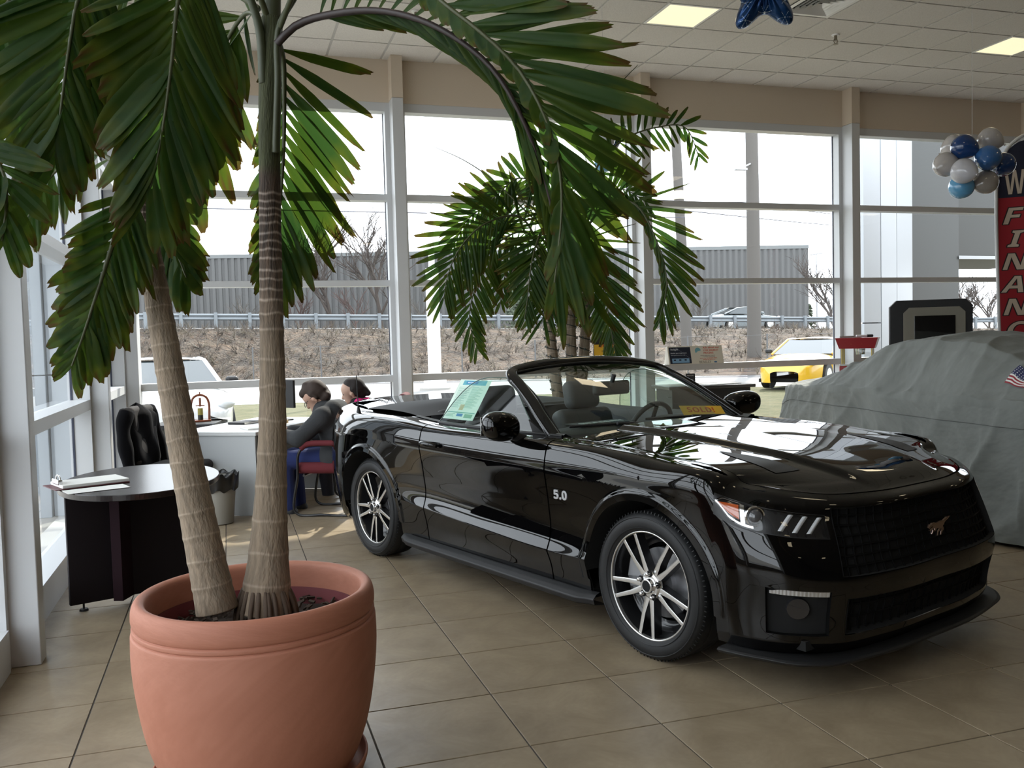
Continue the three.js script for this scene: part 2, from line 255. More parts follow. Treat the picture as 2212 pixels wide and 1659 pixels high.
ground('highway', (u, v) => { const x = lerp(-80, 120, u); return V(x, yTop(x) - 0.02 - 0.0 * v, lerp(-45, -58, v)); }, 40, 2, M(RGB(0.25, 0.247, 0.24), 0.9), 1);
ground('far_verge', (u, v) => { const x = lerp(-140, 220, u); return V(x, yTop(x) - 0.05 - v * 0.4, lerp(-58, -150, v)); }, 40, 4, mBank, 0.16);
{ // dry stalks on the bank
  const G = merge([0, 1, 2, 3].map((k) => { const a = k * 0.8 + 0.2; return taper([[0, 0, 0], [Math.cos(a) * 0.08, 0.2, Math.sin(a) * 0.08], [Math.cos(a) * 0.26, 0.34, Math.sin(a) * 0.2]], (t) => 0.012 * (1 - t * 0.8), 4, 3, false); }));
  const cols = [[0.11, 0.088, 0.07], [0.15, 0.125, 0.09], [0.085, 0.07, 0.058], [0.18, 0.16, 0.135]], n = 5200, im = new THREE.InstancedMesh(G, M(0xffffff, 1), n), d = new THREE.Object3D();
  for (let i = 0; i < n; i++) { const x = rr(-14, 42), v = Math.pow(rnd(), 0.8); d.position.set(x, bankY(x, v) - 0.03, lerp(emBase(x) - 0.4, -45, v)); d.rotation.set(rr(-1.3, 1.3), rr(0, 6.3), rr(-1.3, 1.3)); d.scale.setScalar(rr(0.4, 1.5)); d.updateMatrix(); im.setMatrixAt(i, d.matrix); const c = cols[Math.floor(rnd() * 4)]; im.setColorAt(i, RGB(c[0], c[1], c[2])); }
  im.name = 'dry_brush'; im.castShadow = true; tag(im, 'tangle of dry brown stalks growing over the embankment', 'brush', undefined, 'stuff'); scene.add(im);
}
// guardrail
{
  const t = thing('guardrail', 'galvanised steel guardrail on posts along the top of the embankment', 'guardrail'), mG = M(RGB(0.19, 0.21, 0.225), 0.5, 0.2);
  const prof = [[0, 0.31], [0.06, 0.27], [0.06, 0.22], [0, 0.175], [0, 0.135], [0.06, 0.09], [0.06, 0.04], [0, 0]];
  const x0 = -40, x1 = 80; part(t, 'rail', grid((u, v) => { const x = lerp(x0, x1, u), k = v * (prof.length - 1), i = Math.min(prof.length - 2, Math.floor(k)), f = k - i; return V(x, yTop(x) + 0.33 + lerp(prof[i][1], prof[i + 1][1], f), -44.6 + lerp(prof[i][0], prof[i + 1][0], f)); }, 60, 7), mG);
  const PG = merge([span(-0.075, 0.075, -0.4, 0.70, -0.08, 0.06)]);
  for (let x = -14.25; x < 46; x += 1.535) { const m = part(t, 'post', PG, mG); m.position.set(x, yTop(x), -44.5); }
}
// corrugated warehouse
{
  const t = thing('warehouse', 'long grey corrugated metal warehouse beyond the road', 'building'), A = V(43.2, 0, -60), B = V(-42, 0, -78), H = 8.2, L = A.distanceTo(B), D = B.clone().sub(A).normalize(), Nn = V(D.z, 0, -D.x); if (Nn.z < 0) Nn.negate();
  const ribs = Math.floor(L / 0.46), prof = [0, 0, 0.09, 0.09];
  const cols = ribs * 4, pos = [], idx = [];
  for (let i = 0; i <= cols; i++) { const k = Math.floor(i / 4), f = [0, 0.22, 0.3, 0.7][i % 4]; const s = (k + f) * 0.46, q = A.clone().addScaledVector(D, s).addScaledVector(Nn, [0, 0, 0.1, 0.1][i % 4] * 1); for (const y of [0.5, H - 0.25]) pos.push(q.x, y, q.z); }
  for (let i = 0; i < cols; i++) { const a = i * 2; idx.push(a, a + 1, a + 2, a + 1, a + 3, a + 2); }
  const g = new THREE.BufferGeometry(); g.setAttribute('position', new THREE.Float32BufferAttribute(pos, 3)); g.setIndex(idx); g.computeVertexNormals();
  const mW = M(RGB(0.105, 0.105, 0.104), 0.7);
  part(t, 'wall', toCreasedNormals(g, 0.3), mW, 'grey ribbed metal cladding');
  const back = Nn.clone().multiplyScalar(-20), q = (s, y, o) => A.clone().addScaledVector(D, s).addScaledVector(Nn, o).setY(y);
  part(t, 'side_wall', grid((u, v) => q(0, lerp(0.5, H, v), -20 * u), 1, 1), mW);
  part(t, 'roof', grid((u, v) => q(L * u, H - 0.02, -20 * v), 1, 1), mW);
  part(t, 'parapet_trim', [grid((u, v) => q(L * u, lerp(H - 0.27, H, v), 0.13), 1, 1), grid((u, v) => q(L * u, H - 0.27, 0.13 * v), 1, 1), grid((u, v) => q(L * u, H, 0.13 - 0.3 * v), 1, 1)], M(RGB(0.16, 0.17, 0.17), 0.6));
  const w = q(11.5, 4.2, 0.12); part(t, 'wall_light', span(w.x - 0.18, w.x + 0.18, 3.9, 4.4, w.z - 0.12, w.z + 0.2), M(RGB(0.75, 0.75, 0.68), 0.5));
}
// bare trees
function bareTree(name, label, base, h, lean, depth, seedv, col, category = 'tree', group) {
  seed = seedv; const gs = [];
  const grow = (p, d, len, r, lv) => {
    const pts = [p.clone()]; let q = p.clone(), dd = d.clone(); const n = 4; for (let i = 0; i < n; i++) { dd.add(V(rr(-1, 1), rr(-0.3, 0.5), rr(-1, 1)).multiplyScalar(0.13)).normalize(); q = q.clone().addScaledVector(dd, len / n); pts.push(q); }
    gs.push(taper(pts, (t) => r * (1 - 0.55 * t), 5, lv > 1 ? 3 : 5, false));
    if (lv >= depth) return; const kids = lv === 0 ? 6 : 4; for (let i = 0; i < kids; i++) { const t = lerp(0.35, 1, i / (kids - 1)), c = curve(pts).getPoint(t), a = rr(0, 2 * PI), s = rr(0.45, 0.95); const nd = dd.clone().add(V(Math.cos(a), 0.25, Math.sin(a)).multiplyScalar(s)).normalize(); grow(c, nd, len * rr(0.55, 0.78), r * 0.6, lv + 1); }
  };
  grow(V(0, 0, 0), V(lean, 1, 0).normalize(), h * 0.42, h * 0.02, 0);
  const t = thing(name, label, category, base, 0, group), main = gs.shift(); part(t, 'trunk', main, col); part(t, 'branches', gs, col, undefined, 'stuff'); return t;
}
const mBark = M(RGB(0.075, 0.062, 0.055), 1), mRed = M(RGB(0.085, 0.058, 0.052), 1), mTwig = M(RGB(0.10, 0.09, 0.08), 1);
bareTree('bare_tree', 'tall bare tree left of the first window column, in front of the warehouse', at(716, 690, 59).setY(2.0).toArray(), 8.6, 0.05, 4, 11, mBark);
bareTree('bare_tree', 'bare tree just left of the first window column, partly behind the frame', at(826, 690, 61).setY(2.0).toArray(), 9.0, -0.05, 4, 23, mBark);
bareTree('bare_tree', 'bare tree at the right edge of the third window, beside the thin power pole', at(1805, 690, 58).setY(0.6).toArray(), 6.5, 0.1, 4, 37, mBark);
bareTree('bare_tree', 'bare tree seen through the small opening left of the finance banner', at(2092, 690, 72).setY(0.6).toArray(), 6.2, 0, 4, 41, mBark);
bareTree('bare_tree', 'bare spreading tree behind the dark screen stand, right of the grey portal', at(2140, 690, 64).setY(0.6).toArray(), 5.0, 0, 4, 43, mBark);
bareTree('bare_shrub', 'reddish bare shrub below the tall bare tree by the guardrail', at(650, 690, 58).setY(1.9).toArray(), 4.0, 0, 3, 51, mRed, 'shrub');
bareTree('bare_shrub', 'reddish bare shrub between the two bare trees by the guardrail', at(770, 690, 58).setY(1.9).toArray(), 4.2, 0, 3, 53, mRed, 'shrub');
bareTree('bare_shrub', 'grey bare shrub seen just right of the first window column', at(912, 690, 58).setY(1.9).toArray(), 3.6, 0, 3, 57, mTwig, 'shrub');
bareTree('bare_shrub', 'grey bare shrub against the warehouse, right of the leaning wooden pole', at(1510, 690, 60).setY(1.9).toArray(), 2.6, 0, 3, 59, mTwig, 'shrub');
bareTree('bare_shrub', 'pale bare shrub left of the first palm trunk pair, by the guardrail', at(530, 690, 58).setY(1.9).toArray(), 3.4, 0, 3, 61, mTwig, 'shrub');
// dark evergreens behind the small palm cluster
function bush(label, p, r, h, s) { seed = s; const g = []; for (let i = 0; i < 420; i++) { const a = rr(0, 2 * PI), y = Math.pow(rnd(), 0.8), q = r * (1 - 0.75 * y) * Math.sqrt(rnd()); g.push(new THREE.TetrahedronGeometry(rr(0.08, 0.2)).rotateX(rr(0, 3)).rotateZ(rr(0, 3)).translate(Math.cos(a) * q, 0.1 + y * h, Math.sin(a) * q)); } const t = thing('evergreen_shrub', label, 'shrub', p); part(t, 'foliage', g, M(RGB(0.10, 0.12, 0.085), 1), undefined, 'stuff'); part(t, 'stem', cyl(0.06, 0.1, h * 0.8, 0, h * 0.4, 0, 6), mBark); }
bush('small dark evergreen shrub behind the guardrail, left of the small palms', at(1050, 690, 58).setY(1.8).toArray(), 0.9, 2.6, 71);
bush('wider dark evergreen shrub behind the guardrail among the small palm fronds', at(1118, 690, 58).setY(1.7).toArray(), 1.3, 3.0, 73);
bush('distant dark evergreen seen past the right end of the warehouse', at(1742, 690, 80).setY(0.6).toArray(), 1.4, 3.2, 75);
// poles and wires
const mWood = M(RGB(0.115, 0.106, 0.097), 0.95), mSteelW = M(RGB(0.88, 0.88, 0.88), 0.5);
{
  const t = thing('utility_pole', 'stout pale utility pole with a lamp arm in the third window', 'pole', [21.2, -0.1, -33.2]); part(t, 'pole', taper([[0, -0.3, 0], [0.02, 6, 0], [-0.02, 13, 0]], (k) => 0.30 - 0.06 * k, 10, 14), mWood);
  part(t, 'lamp_arm', [taper([[-0.1, 8.65, 0.1], [-0.5, 8.5, 0.4], [-0.95, 8.32, 0.7]], (k) => 0.035, 6, 6), rbox(0.55, 0.1, 0.2, -1.0, 8.27, 0.75, 0.04)], M(RGB(0.6, 0.62, 0.64), 0.5, 0.3));
  const q = thing('utility_pole', 'leaning wooden utility pole beside the second window column', 'pole', [18.2, -0.1, -33.6]); part(q, 'pole', taper([[0.1, -0.3, 0], [-0.15, 6, 0], [-0.42, 12.5, 0]], (k) => 0.24 - 0.06 * k, 10, 14), mWood); part(q, 'marker_band', cyl(0.215, 0.215, 0.35, -0.21, 7.35, 0, 14), M(RGB(0.75, 0.66, 0.45), 0.8));
  const r = thing('utility_pole', 'thin distant power pole with crossarms near the third column', 'pole', [46.2, 0.4, -57]); part(r, 'pole', taper([[0, 0, 0], [-0.1, 6, 0], [-0.28, 12.2, 0]], (k) => 0.17 - 0.05 * k, 8, 8), mWood); for (const q of [bar([-1.0, 8.3, 0], [0.4, 8.35, 0], 0.06), bar([-0.25, 10.6, 0], [0.8, 10.85, 0], 0.05), bar([-0.2, 6.9, 0], [0.7, 7.1, 0], 0.05)]) part(r, 'crossarm', q, mWood);
  const s = thing('street_light', 'thin distant twin street light right of the warehouse', 'light pole', [46.9, 0.4, -64]); part(s, 'pole', cyl(0.05, 0.09, 7.6, 0, 3.8, 0, 8), M(RGB(0.5, 0.5, 0.52), 0.5)); part(s, 'lamp_arm', [bar([-0.6, 7.45, 0], [0.6, 7.6, 0], 0.05)], M(RGB(0.4, 0.4, 0.42), 0.5));
  const w = thing('light_pole', 'white square light pole on a white base just right of the first column', 'light pole', [6.35, -0.05, -28.4]); part(w, 'pole', rbox(0.36, 3.9, 0.36, 0, 1.95, 0, 0.02), mSteelW); part(w, 'pole_base', rbox(0.62, 0.42, 0.62, 0, 0.21, 0, 0.04), mSteelW); part(w, 'concrete_footing', cyl(0.5, 0.52, 0.14, 0, 0.0, 0, 24), mConcrete);
  part(w, 'upper_pole', cyl(0.08, 0.1, 5, 0, 6.3, 0, 10), mSteelW);
  const wire = (label, a, b, sag) => solo('power_line', tube([a, V(lerp(a.x, b.x, 0.5), (a.y + b.y) / 2 - sag, lerp(a.z, b.z, 0.5)), b], 0.022, 40, 5), M(RGB(0.10, 0.10, 0.12), 0.8), label, 'wire');
  wire('thin power line crossing the upper panes left of the first column', at(240, 446, 36), at(1480, 470, 36), 0.02);
  wire('power line sloping down across the third window', at(1480, 455, 37), at(1870, 492, 60), 0.05);
  wire('upper power line meeting the thin distant pole', at(1640, 442, 38), at(1870, 470, 60), 0.03);
  wire('long power line sagging just below the top rail of the third window', at(1420, 432, 39.5), at(1632, 436, 39.5), 0.05);
  const fence = thing('wire_fence', 'low chain-link fence with thin posts at the foot of the embankment', 'fence'), mF = M(RGB(0.12, 0.12, 0.12), 0.7);
  for (let x = 1; x < 24; x += 2.6) part(fence, 'fence_post', cyl(0.03, 0.03, 1.5, x, 0.72, emBase(x) - 1.2, 6), mF);
  part(fence, 'top_wire', tube([...Array(12)].map((_, i) => { const x = 1 + i * 2; return V(x, 1.42, emBase(x) - 1.2); }), 0.006, 60, 4), mF);
}
// dealership wing outside the right bay: white panelled pylon and grey portal
{
  const mWhiteP = M(RGB(0.44, 0.465, 0.50), 0.35), mGreyP = M(RGB(0.052, 0.055, 0.054), 0.5), mJoint = M(RGB(0.05, 0.05, 0.06), 0.8);
  const t = thing('entrance_portal', 'white panelled pylon joined to a grey portal outside the right window', 'building');
  const P = [at(1862, 600, 16.0), at(1900, 600, 16.3), at(1934, 600, 16.9), at(1968, 600, 17.6)].map((p) => p.setY(0));
  for (let k = 0; k < 3; k++) { const a = P[k], b = P[k + 1], d = b.clone().sub(a).normalize(), g = 0.012; for (const [y0, y1] of [[-0.05, 1.62], [1.64, 8]]) { if (k > 0 && y0 > 0) continue; const yy = k > 0 ? [-0.05, 8] : [y0, y1]; const p = a.clone().addScaledVector(d, g), q = b.clone().addScaledVector(d, -g), n = V(-d.z, 0, d.x); const G = new THREE.BoxGeometry(p.distanceTo(q), yy[1] - yy[0], 0.06); G.rotateY(Math.atan2(-d.z, d.x)); G.translate((p.x + q.x) / 2, (yy[0] + yy[1]) / 2, (p.z + q.z) / 2); part(t, 'panel', G, mWhiteP, 'white metal panel'); } }
  part(t, 'joint_backing', [0, 1, 2].map((k) => { const a = P[k].clone().add(V(0.05, 0, -0.06)), b = P[k + 1].clone().add(V(0.05, 0, -0.06)); return grid((u, v) => V(lerp(a.x, b.x, u), lerp(-0.05, 8, v), lerp(a.z, b.z, u)), 1, 1); }), mJoint);
  // grey portal: pier and lintel
  const g0 = at(1970, 600, 18.2).setY(0), g1 = at(2071, 600, 18.9).setY(0), g2 = at(2300, 600, 20).setY(0), yl = at(2100, 560, 19.0).y;
  part(t, 'pier', grid((u, v) => V(lerp(g0.x, g1.x, u), lerp(-0.05, 9, v), lerp(g0.z, g1.z, u)), 1, 1), mGreyP, 'grey recessed pier');
  const d = g2.clone().sub(g1).normalize(); part(t, 'lintel', [grid((u, v) => V(lerp(g1.x, g2.x, u), lerp(yl, 9, v), lerp(g1.z, g2.z, u)), 1, 1), grid((u, v) => V(lerp(g1.x, g2.x, u) + v * 0.4, yl, lerp(g1.z, g2.z, u) - v * 2.5), 1, 1)], mGreyP);
  part(t, 'pier_return', grid((u, v) => V(g1.x + u * 0.4, lerp(-0.05, 9, v), g1.z - u * 2.5), 1, 1), mGreyP);
  part(t, 'sill_band', grid((u, v) => V(lerp(g1.x, g2.x, u) - 0.02, lerp(yl, yl + 0.07, v), lerp(g1.z, g2.z, u) + 0.03), 1, 1), mWhiteP);
}
// narrow panelled pier outside the left wall
{
  const mBlueP = M(RGB(0.30, 0.335, 0.37), 0.4), t = thing('canopy_pier', 'pale blue-grey panelled pier outside the left windows', 'building');
  for (const [y0, y1] of [[-0.05, 1.28], [1.29, 2.52], [2.53, 3.8], [3.81, 5.4]]) { part(t, 'panel', rspan(-2.35, -1.62, y0, y1, -9.6, -9.3, 0.006), mBlueP); part(t, 'panel', rspan(-1.61, -1.38, y0, y1, -9.75, -9.35, 0.006), mBlueP); }
  part(t, 'core', span(-2.34, -1.4, -0.05, 5.4, -9.75, -9.45), M(RGB(0.06, 0.06, 0.07), 0.9));
}
// ---------------------------------------------------------------- the black convertible
const car = thing('convertible_car', 'glossy black convertible car with its top down and a window sticker', 'car', [2.6705, 0, -4.053], -1.2422);
const mBody = MP(RGB(0.002, 0.002, 0.0022), 0.012, { ior: 1.52 });
const mPlastic = M(RGB(0.012, 0.012, 0.013), 0.55), mDark = M(RGB(0.004, 0.004, 0.004), 0.9), mChrome = M(RGB(0.75, 0.75, 0.76), 0.12, 1), mRubber = M(RGB(0.006, 0.0063, 0.007), 0.6);
const mCarGlass = MP(RGB(0.80, 0.90, 0.86), 0.0, { transmission: 1, thickness: 0, ior: 1.5 });
// stations round the body, front centre to rear centre; ten feature lines from sill (0) to shoulder edge (9): x, y and half width
const ST = [
  { x: [0.835, 0.875, 0.905, 0.925, 0.925, 0.905, 0.885, 0.868, 0.85, 0.80], y: [0.17, 0.22, 0.35, 0.44, 0.49, 0.57, 0.645, 0.725, 0.785, 0.808], z: 0 },
  { x: [0.825, 0.865, 0.895, 0.915, 0.915, 0.895, 0.873, 0.853, 0.835, 0.785], y: [0.17, 0.22, 0.35, 0.44, 0.49, 0.57, 0.645, 0.725, 0.785, 0.812], z: [0.35, 0.35, 0.36, 0.36, 0.36, 0.36, 0.36, 0.35, 0.345, 0.34] },
  { x: [0.775, 0.81, 0.825, 0.845, 0.845, 0.825, 0.80, 0.77, 0.75, 0.705], y: [0.17, 0.22, 0.35, 0.44, 0.49, 0.57, 0.65, 0.735, 0.792, 0.82], z: [0.60, 0.61, 0.62, 0.63, 0.63, 0.62, 0.61, 0.60, 0.585, 0.56] },
  { x: [0.645, 0.675, 0.68, 0.69, 0.69, 0.675, 0.645, 0.61, 0.59, 0.545], y: [0.18, 0.23, 0.36, 0.45, 0.50, 0.58, 0.67, 0.765, 0.82, 0.848], z: [0.79, 0.80, 0.80, 0.81, 0.81, 0.81, 0.80, 0.785, 0.765, 0.71] },
  { x: [0.50, 0.50, 0.495, 0.495, 0.495, 0.49, 0.48, 0.46, 0.445, 0.43], y: [0.19, 0.24, 0.36, 0.46, 0.52, 0.60, 0.71, 0.805, 0.845, 0.865], z: [0.87, 0.885, 0.89, 0.895, 0.90, 0.90, 0.895, 0.87, 0.835, 0.745] },
  { x: 0.405, y: [0.19, 0.23, 0.34, 0.44, 0.52, 0.62, 0.75, 0.83, 0.875, 0.89], z: [0.88, 0.89, 0.90, 0.905, 0.91, 0.915, 0.92, 0.912, 0.885, 0.755] },
  { x: 0, y: [0.19, 0.23, 0.34, 0.44, 0.52, 0.64, 0.80, 0.87, 0.92, 0.945], z: [0.88, 0.89, 0.905, 0.92, 0.93, 0.942, 0.948, 0.942, 0.908, 0.765] },
  { x: -0.405, y: [0.18, 0.22, 0.32, 0.40, 0.47, 0.64, 0.81, 0.88, 0.945, 0.972], z: [0.88, 0.89, 0.905, 0.928, 0.912, 0.922, 0.942, 0.935, 0.908, 0.77] },
  { x: -0.70, y: [0.17, 0.21, 0.32, 0.395, 0.465, 0.64, 0.82, 0.88, 0.95, 0.98], z: [0.88, 0.89, 0.91, 0.938, 0.912, 0.918, 0.943, 0.936, 0.912, 0.785] },
  { x: -1.3, y: [0.17, 0.21, 0.335, 0.415, 0.485, 0.65, 0.825, 0.885, 0.95, 0.98], z: [0.88, 0.89, 0.91, 0.938, 0.912, 0.918, 0.944, 0.936, 0.914, 0.80] },
  { x: -1.97, y: [0.17, 0.21, 0.35, 0.445, 0.515, 0.66, 0.835, 0.895, 0.955, 0.985], z: [0.88, 0.89, 0.91, 0.932, 0.912, 0.922, 0.95, 0.942, 0.920, 0.80] },
  { x: -2.315, y: [0.18, 0.22, 0.35, 0.46, 0.54, 0.67, 0.845, 0.905, 0.975, 1.005], z: [0.88, 0.89, 0.91, 0.925, 0.925, 0.94, 0.957, 0.95, 0.922, 0.785] },
  { x: -2.72, y: [0.19, 0.23, 0.35, 0.46, 0.54, 0.68, 0.85, 0.92, 0.985, 1.01], z: [0.88, 0.90, 0.92, 0.935, 0.945, 0.955, 0.957, 0.948, 0.912, 0.765] },
  { x: -3.125, y: [0.20, 0.25, 0.36, 0.46, 0.54, 0.68, 0.85, 0.92, 0.985, 1.015], z: [0.87, 0.89, 0.91, 0.925, 0.935, 0.94, 0.93, 0.905, 0.855, 0.735] },
  { x: [-3.45, -3.46, -3.47, -3.47, -3.47, -3.47, -3.47, -3.46, -3.45, -3.43], y: [0.21, 0.27, 0.37, 0.47, 0.55, 0.68, 0.85, 0.92, 0.985, 1.025], z: [0.78, 0.80, 0.82, 0.835, 0.845, 0.845, 0.83, 0.81, 0.765, 0.665] },
  { x: [-3.64, -3.68, -3.70, -3.71, -3.72, -3.72, -3.70, -3.68, -3.66, -3.60], y: [0.22, 0.28, 0.38, 0.47, 0.55, 0.68, 0.85, 0.93, 0.995, 1.035], z: [0.62, 0.66, 0.69, 0.70, 0.71, 0.71, 0.70, 0.69, 0.66, 0.59] },
  { x: [-3.74, -3.78, -3.80, -3.81, -3.82, -3.80, -3.77, -3.75, -3.74, -3.68], y: [0.23, 0.29, 0.38, 0.47, 0.55, 0.68, 0.85, 0.94, 1.01, 1.045], z: [0.38, 0.40, 0.40, 0.40, 0.40, 0.40, 0.40, 0.40, 0.39, 0.36] },
  { x: [-3.76, -3.80, -3.83, -3.84, -3.85, -3.83, -3.80, -3.77, -3.76, -3.70], y: [0.23, 0.29, 0.38, 0.47, 0.55, 0.68, 0.85, 0.945, 1.015, 1.05], z: 0 },
].map((s) => [...Array(10)].map((_, r) => [Array.isArray(s.x) ? s.x[r] : s.x, s.y[r], Array.isArray(s.z) ? s.z[r] : s.z]));
const NS = ST.length - 1, mir = (st) => st.map((p) => [p[0], p[1], -p[2]]);
const KN = [0]; for (let k = 1; k <= NS; k++) { let d = 0; for (let r = 0; r < 10; r++) d += Math.hypot(...[0, 1, 2].map((c) => ST[k][r][c] - ST[k - 1][r][c])); KN.push(KN[k - 1] + d / 10); }
const STX = (k) => (k < 0 ? mir(ST[-k]) : k > NS ? mir(ST[2 * NS - k]) : ST[k]), KNX = (k) => (k < 0 ? -KN[-k] : k > NS ? 2 * KN[NS] - KN[2 * NS - k] : KN[k]);
const herm = (p0, p1, m0, m1, t, h) => { const t2 = t * t, t3 = t2 * t; return (2 * t3 - 3 * t2 + 1) * p0 + (t3 - 2 * t2 + t) * h * m0 + (-2 * t3 + 3 * t2) * p1 + (t3 - t2) * h * m1; };
const CREASE = new Set([0, 1, 3, 6]);
const colCache = new Map();
function column(s) {      // ten points at s >= 0
  const key = Math.round(s * 1e6); if (colCache.has(key)) return colCache.get(key);
  const k = Math.min(NS - 1, Math.max(0, Math.floor(s))), t = s - k, h0 = KNX(k) - KNX(k - 1), h = KNX(k + 1) - KNX(k), h2 = KNX(k + 2) - KNX(k + 1), out = [];
  for (let r = 0; r < 10; r++) out.push([0, 1, 2].map((c) => { const a = STX(k - 1)[r][c], b = STX(k)[r][c], d = STX(k + 1)[r][c], e = STX(k + 2)[r][c]; const m0 = ((d - b) / h * h0 + (b - a) / h0 * h) / (h + h0), m1 = ((e - d) / h2 * h + (d - b) / h * h2) / (h + h2); return herm(b, d, m0, m1, t, h); }));
  const kn = [0]; for (let r = 1; r < 10; r++) kn.push(kn[r - 1] + Math.max(1e-4, Math.hypot(...[0, 1, 2].map((c) => out[r][c] - out[r - 1][c]))));
  const res = { p: out, kn }; colCache.set(key, res); return res;
}
const ARCH = [{ x: 0, R: 0.405 }, { x: -2.72, R: 0.405 }];
function S(s, r) {        // a point of the body's side, s < 0 is the other side
  const sg = s < 0 ? -1 : 1; const { p, kn } = column(Math.abs(s)), k = Math.min(8, Math.max(0, Math.floor(r))), t = r - k, h = kn[k + 1] - kn[k];
  const slope = (i, c, dirn) => { const f = i < 9 ? (p[i + 1][c] - p[i][c]) / (kn[i + 1] - kn[i]) : null, b = i > 0 ? (p[i][c] - p[i - 1][c]) / (kn[i] - kn[i - 1]) : null; if (f === null) return b; if (b === null) return f; if (CREASE.has(i)) return dirn > 0 ? f : b; const hf = kn[i + 1] - kn[i], hb = kn[i] - kn[i - 1]; return (f * hb + b * hf) / (hf + hb); };
  const q = [0, 1, 2].map((c) => herm(p[k][c], p[k + 1][c], slope(k, c, 1), slope(k + 1, c, -1), t, h));
  // raised lips round the wheel arches
  for (const A of ARCH) { const d = Math.hypot(q[0] - A.x, q[1] - 0.345) - A.R; if (d < 0.055 && q[1] > 0.3 && Math.abs(q[2]) > 0.8) q[2] += 0.012 * smooth(0.055, 0.032, d); }
  return V(q[0], q[1], q[2] * sg);
}
const nrm = (s, r) => { const e = 2e-3, sa = Math.abs(s), a = S(s + e, r), b = S(s - e, r), c = S(s, Math.min(9, r + e)), d = S(s, Math.max(0, r - e)); const n = a.sub(b).cross(c.sub(d)).normalize(); const o = S(s, r); const outw = V(o.x > 0.55 ? o.x - 0.3 : o.x < -3.3 ? o.x + 3.0 : 0, 0.05, o.z); return n.dot(outw) < 0 ? n.negate() : n; };
// patch of the side between parameters; rLo may be a function of s
function patch(s0, s1, r0, r1, n, m, off = 0, sMap) {
  const f = typeof r0 === 'function' ? r0 : () => r0, g = typeof r1 === 'function' ? r1 : () => r1, pos = [], nor = [], uv = [], idx = [];
  for (let i = 0; i <= n; i++) { const s = lerp(s0, s1, sMap ? sMap(i / n) : i / n), a = f(s), b = g(s); for (let j = 0; j <= m; j++) { const r = lerp(a, b, j / m), p = S(s, r), q = nrm(s, r); p.addScaledVector(q, off); pos.push(p.x, p.y, p.z); nor.push(q.x, q.y, q.z); uv.push(i / n, j / m); } }
  const A = V(pos[0], pos[1], pos[2]), B = V(pos[(m + 1) * 3], pos[(m + 1) * 3 + 1], pos[(m + 1) * 3 + 2]), C = V(pos[m * 3], pos[m * 3 + 1], pos[m * 3 + 2]), fl = B.sub(A).cross(C.sub(A)).dot(V(nor[0], nor[1], nor[2])) < 0;
  for (let i = 0; i < n; i++) for (let j = 0; j < m; j++) { const a = i * (m + 1) + j, b = a + m + 1; fl ? idx.push(a, a + 1, b, a + 1, b + 1, b) : idx.push(a, b, a + 1, a + 1, b, b + 1); }
  const G = new THREE.BufferGeometry(); G.setAttribute('position', new THREE.Float32BufferAttribute(pos, 3)); G.setAttribute('normal', new THREE.Float32BufferAttribute(nor, 3)); G.setAttribute('uv', new THREE.Float32BufferAttribute(uv, 2)); G.setIndex(idx); return G;
}
const both = (f) => [f(1), f(-1)];
function archR(s, A) { const x = S(s, 5).x, dx = x - A.x; const yt = 0.345 + Math.sqrt(Math.max(0, A.R * A.R - dx * dx)); let lo = 0, hi = 9; for (let i = 0; i < 30; i++) { const m = (lo + hi) / 2; S(s, m).y < yt ? (lo = m) : (hi = m); } return lo; }
const cosMap = (t) => 0.5 - 0.5 * Math.cos(PI * t);
// skin panels
const GAP = 0.012;
part(car, 'front_bumper', [1, -1].map((g) => [
  patch(0, 4.3 * g, 0, 1.25, 60, 6), patch(1.9 * g, 2.2 * g, 1.25, 3.1, 8, 12), patch(3.35 * g, 4.3 * g, 1.25, 3.1, 16, 12), patch(0, 1.9 * g, 2.7, 3.1, 24, 3),
  patch(0, 4.3 * g, 3.1, 4.15, 60, 8), patch(2.0 * g, 4.3 * g, 4.15, 6.0, 36, 14), patch(2.0 * g, 2.1 * g, 6.0, 7.15, 4, 14), patch(0, 2.0 * g, 7.7, 8.97, 30, 10), patch(2.0 * g, 4.3 * g, 7.15, 8.97, 30, 12)]), mBody);
for (const g of [1, -1]) {
  part(car, 'fender', [patch((4.3 + GAP) * g, 5 * g, 0, 6.0, 40, 80), patch((4.3 + GAP) * g, 5 * g, 7.15, 9, 30, 20), patch(4.85 * g, 5 * g, 6.0, 7.15, 4, 8), patch(5 * g, 7 * g, (s) => archR(s, ARCH[0]), 9, 90, 70, 0, cosMap), patch(7 * g, (8 - GAP) * g, 0.9, 9, 20, 60)], mBody);
  part(car, 'door', [patch((8 + GAP) * g, (10 - GAP) * g, 0.95, 9, 60, 60)], mBody);
  part(car, 'quarter_panel', [patch((10 + GAP) * g, 11 * g, 0.9, 9, 24, 60), patch(11 * g, 13 * g, (s) => archR(s, ARCH[1]), 9, 90, 70, 0, cosMap), patch(13 * g, 14.4 * g, 0, 9, 24, 60)], mBody);
  part(car, 'rocker_panel', [patch(7 * g, 11 * g, 0, 0.9, 60, 8)], mBody);
}
part(car, 'rear_bumper', [1, -1].map((g) => [patch((14.4 + GAP) * g, 17 * g, 0, 9, 40, 60)]), mBody);
for (const g of [1, -1]) part(car, 'tail_lamp', [patch(14.9 * g, 16.2 * g, 6.2, 7.8, 20, 8, 0.004)], MP(RGB(0.25, 0.008, 0.01), 0.1, { clearcoat: 1 }));
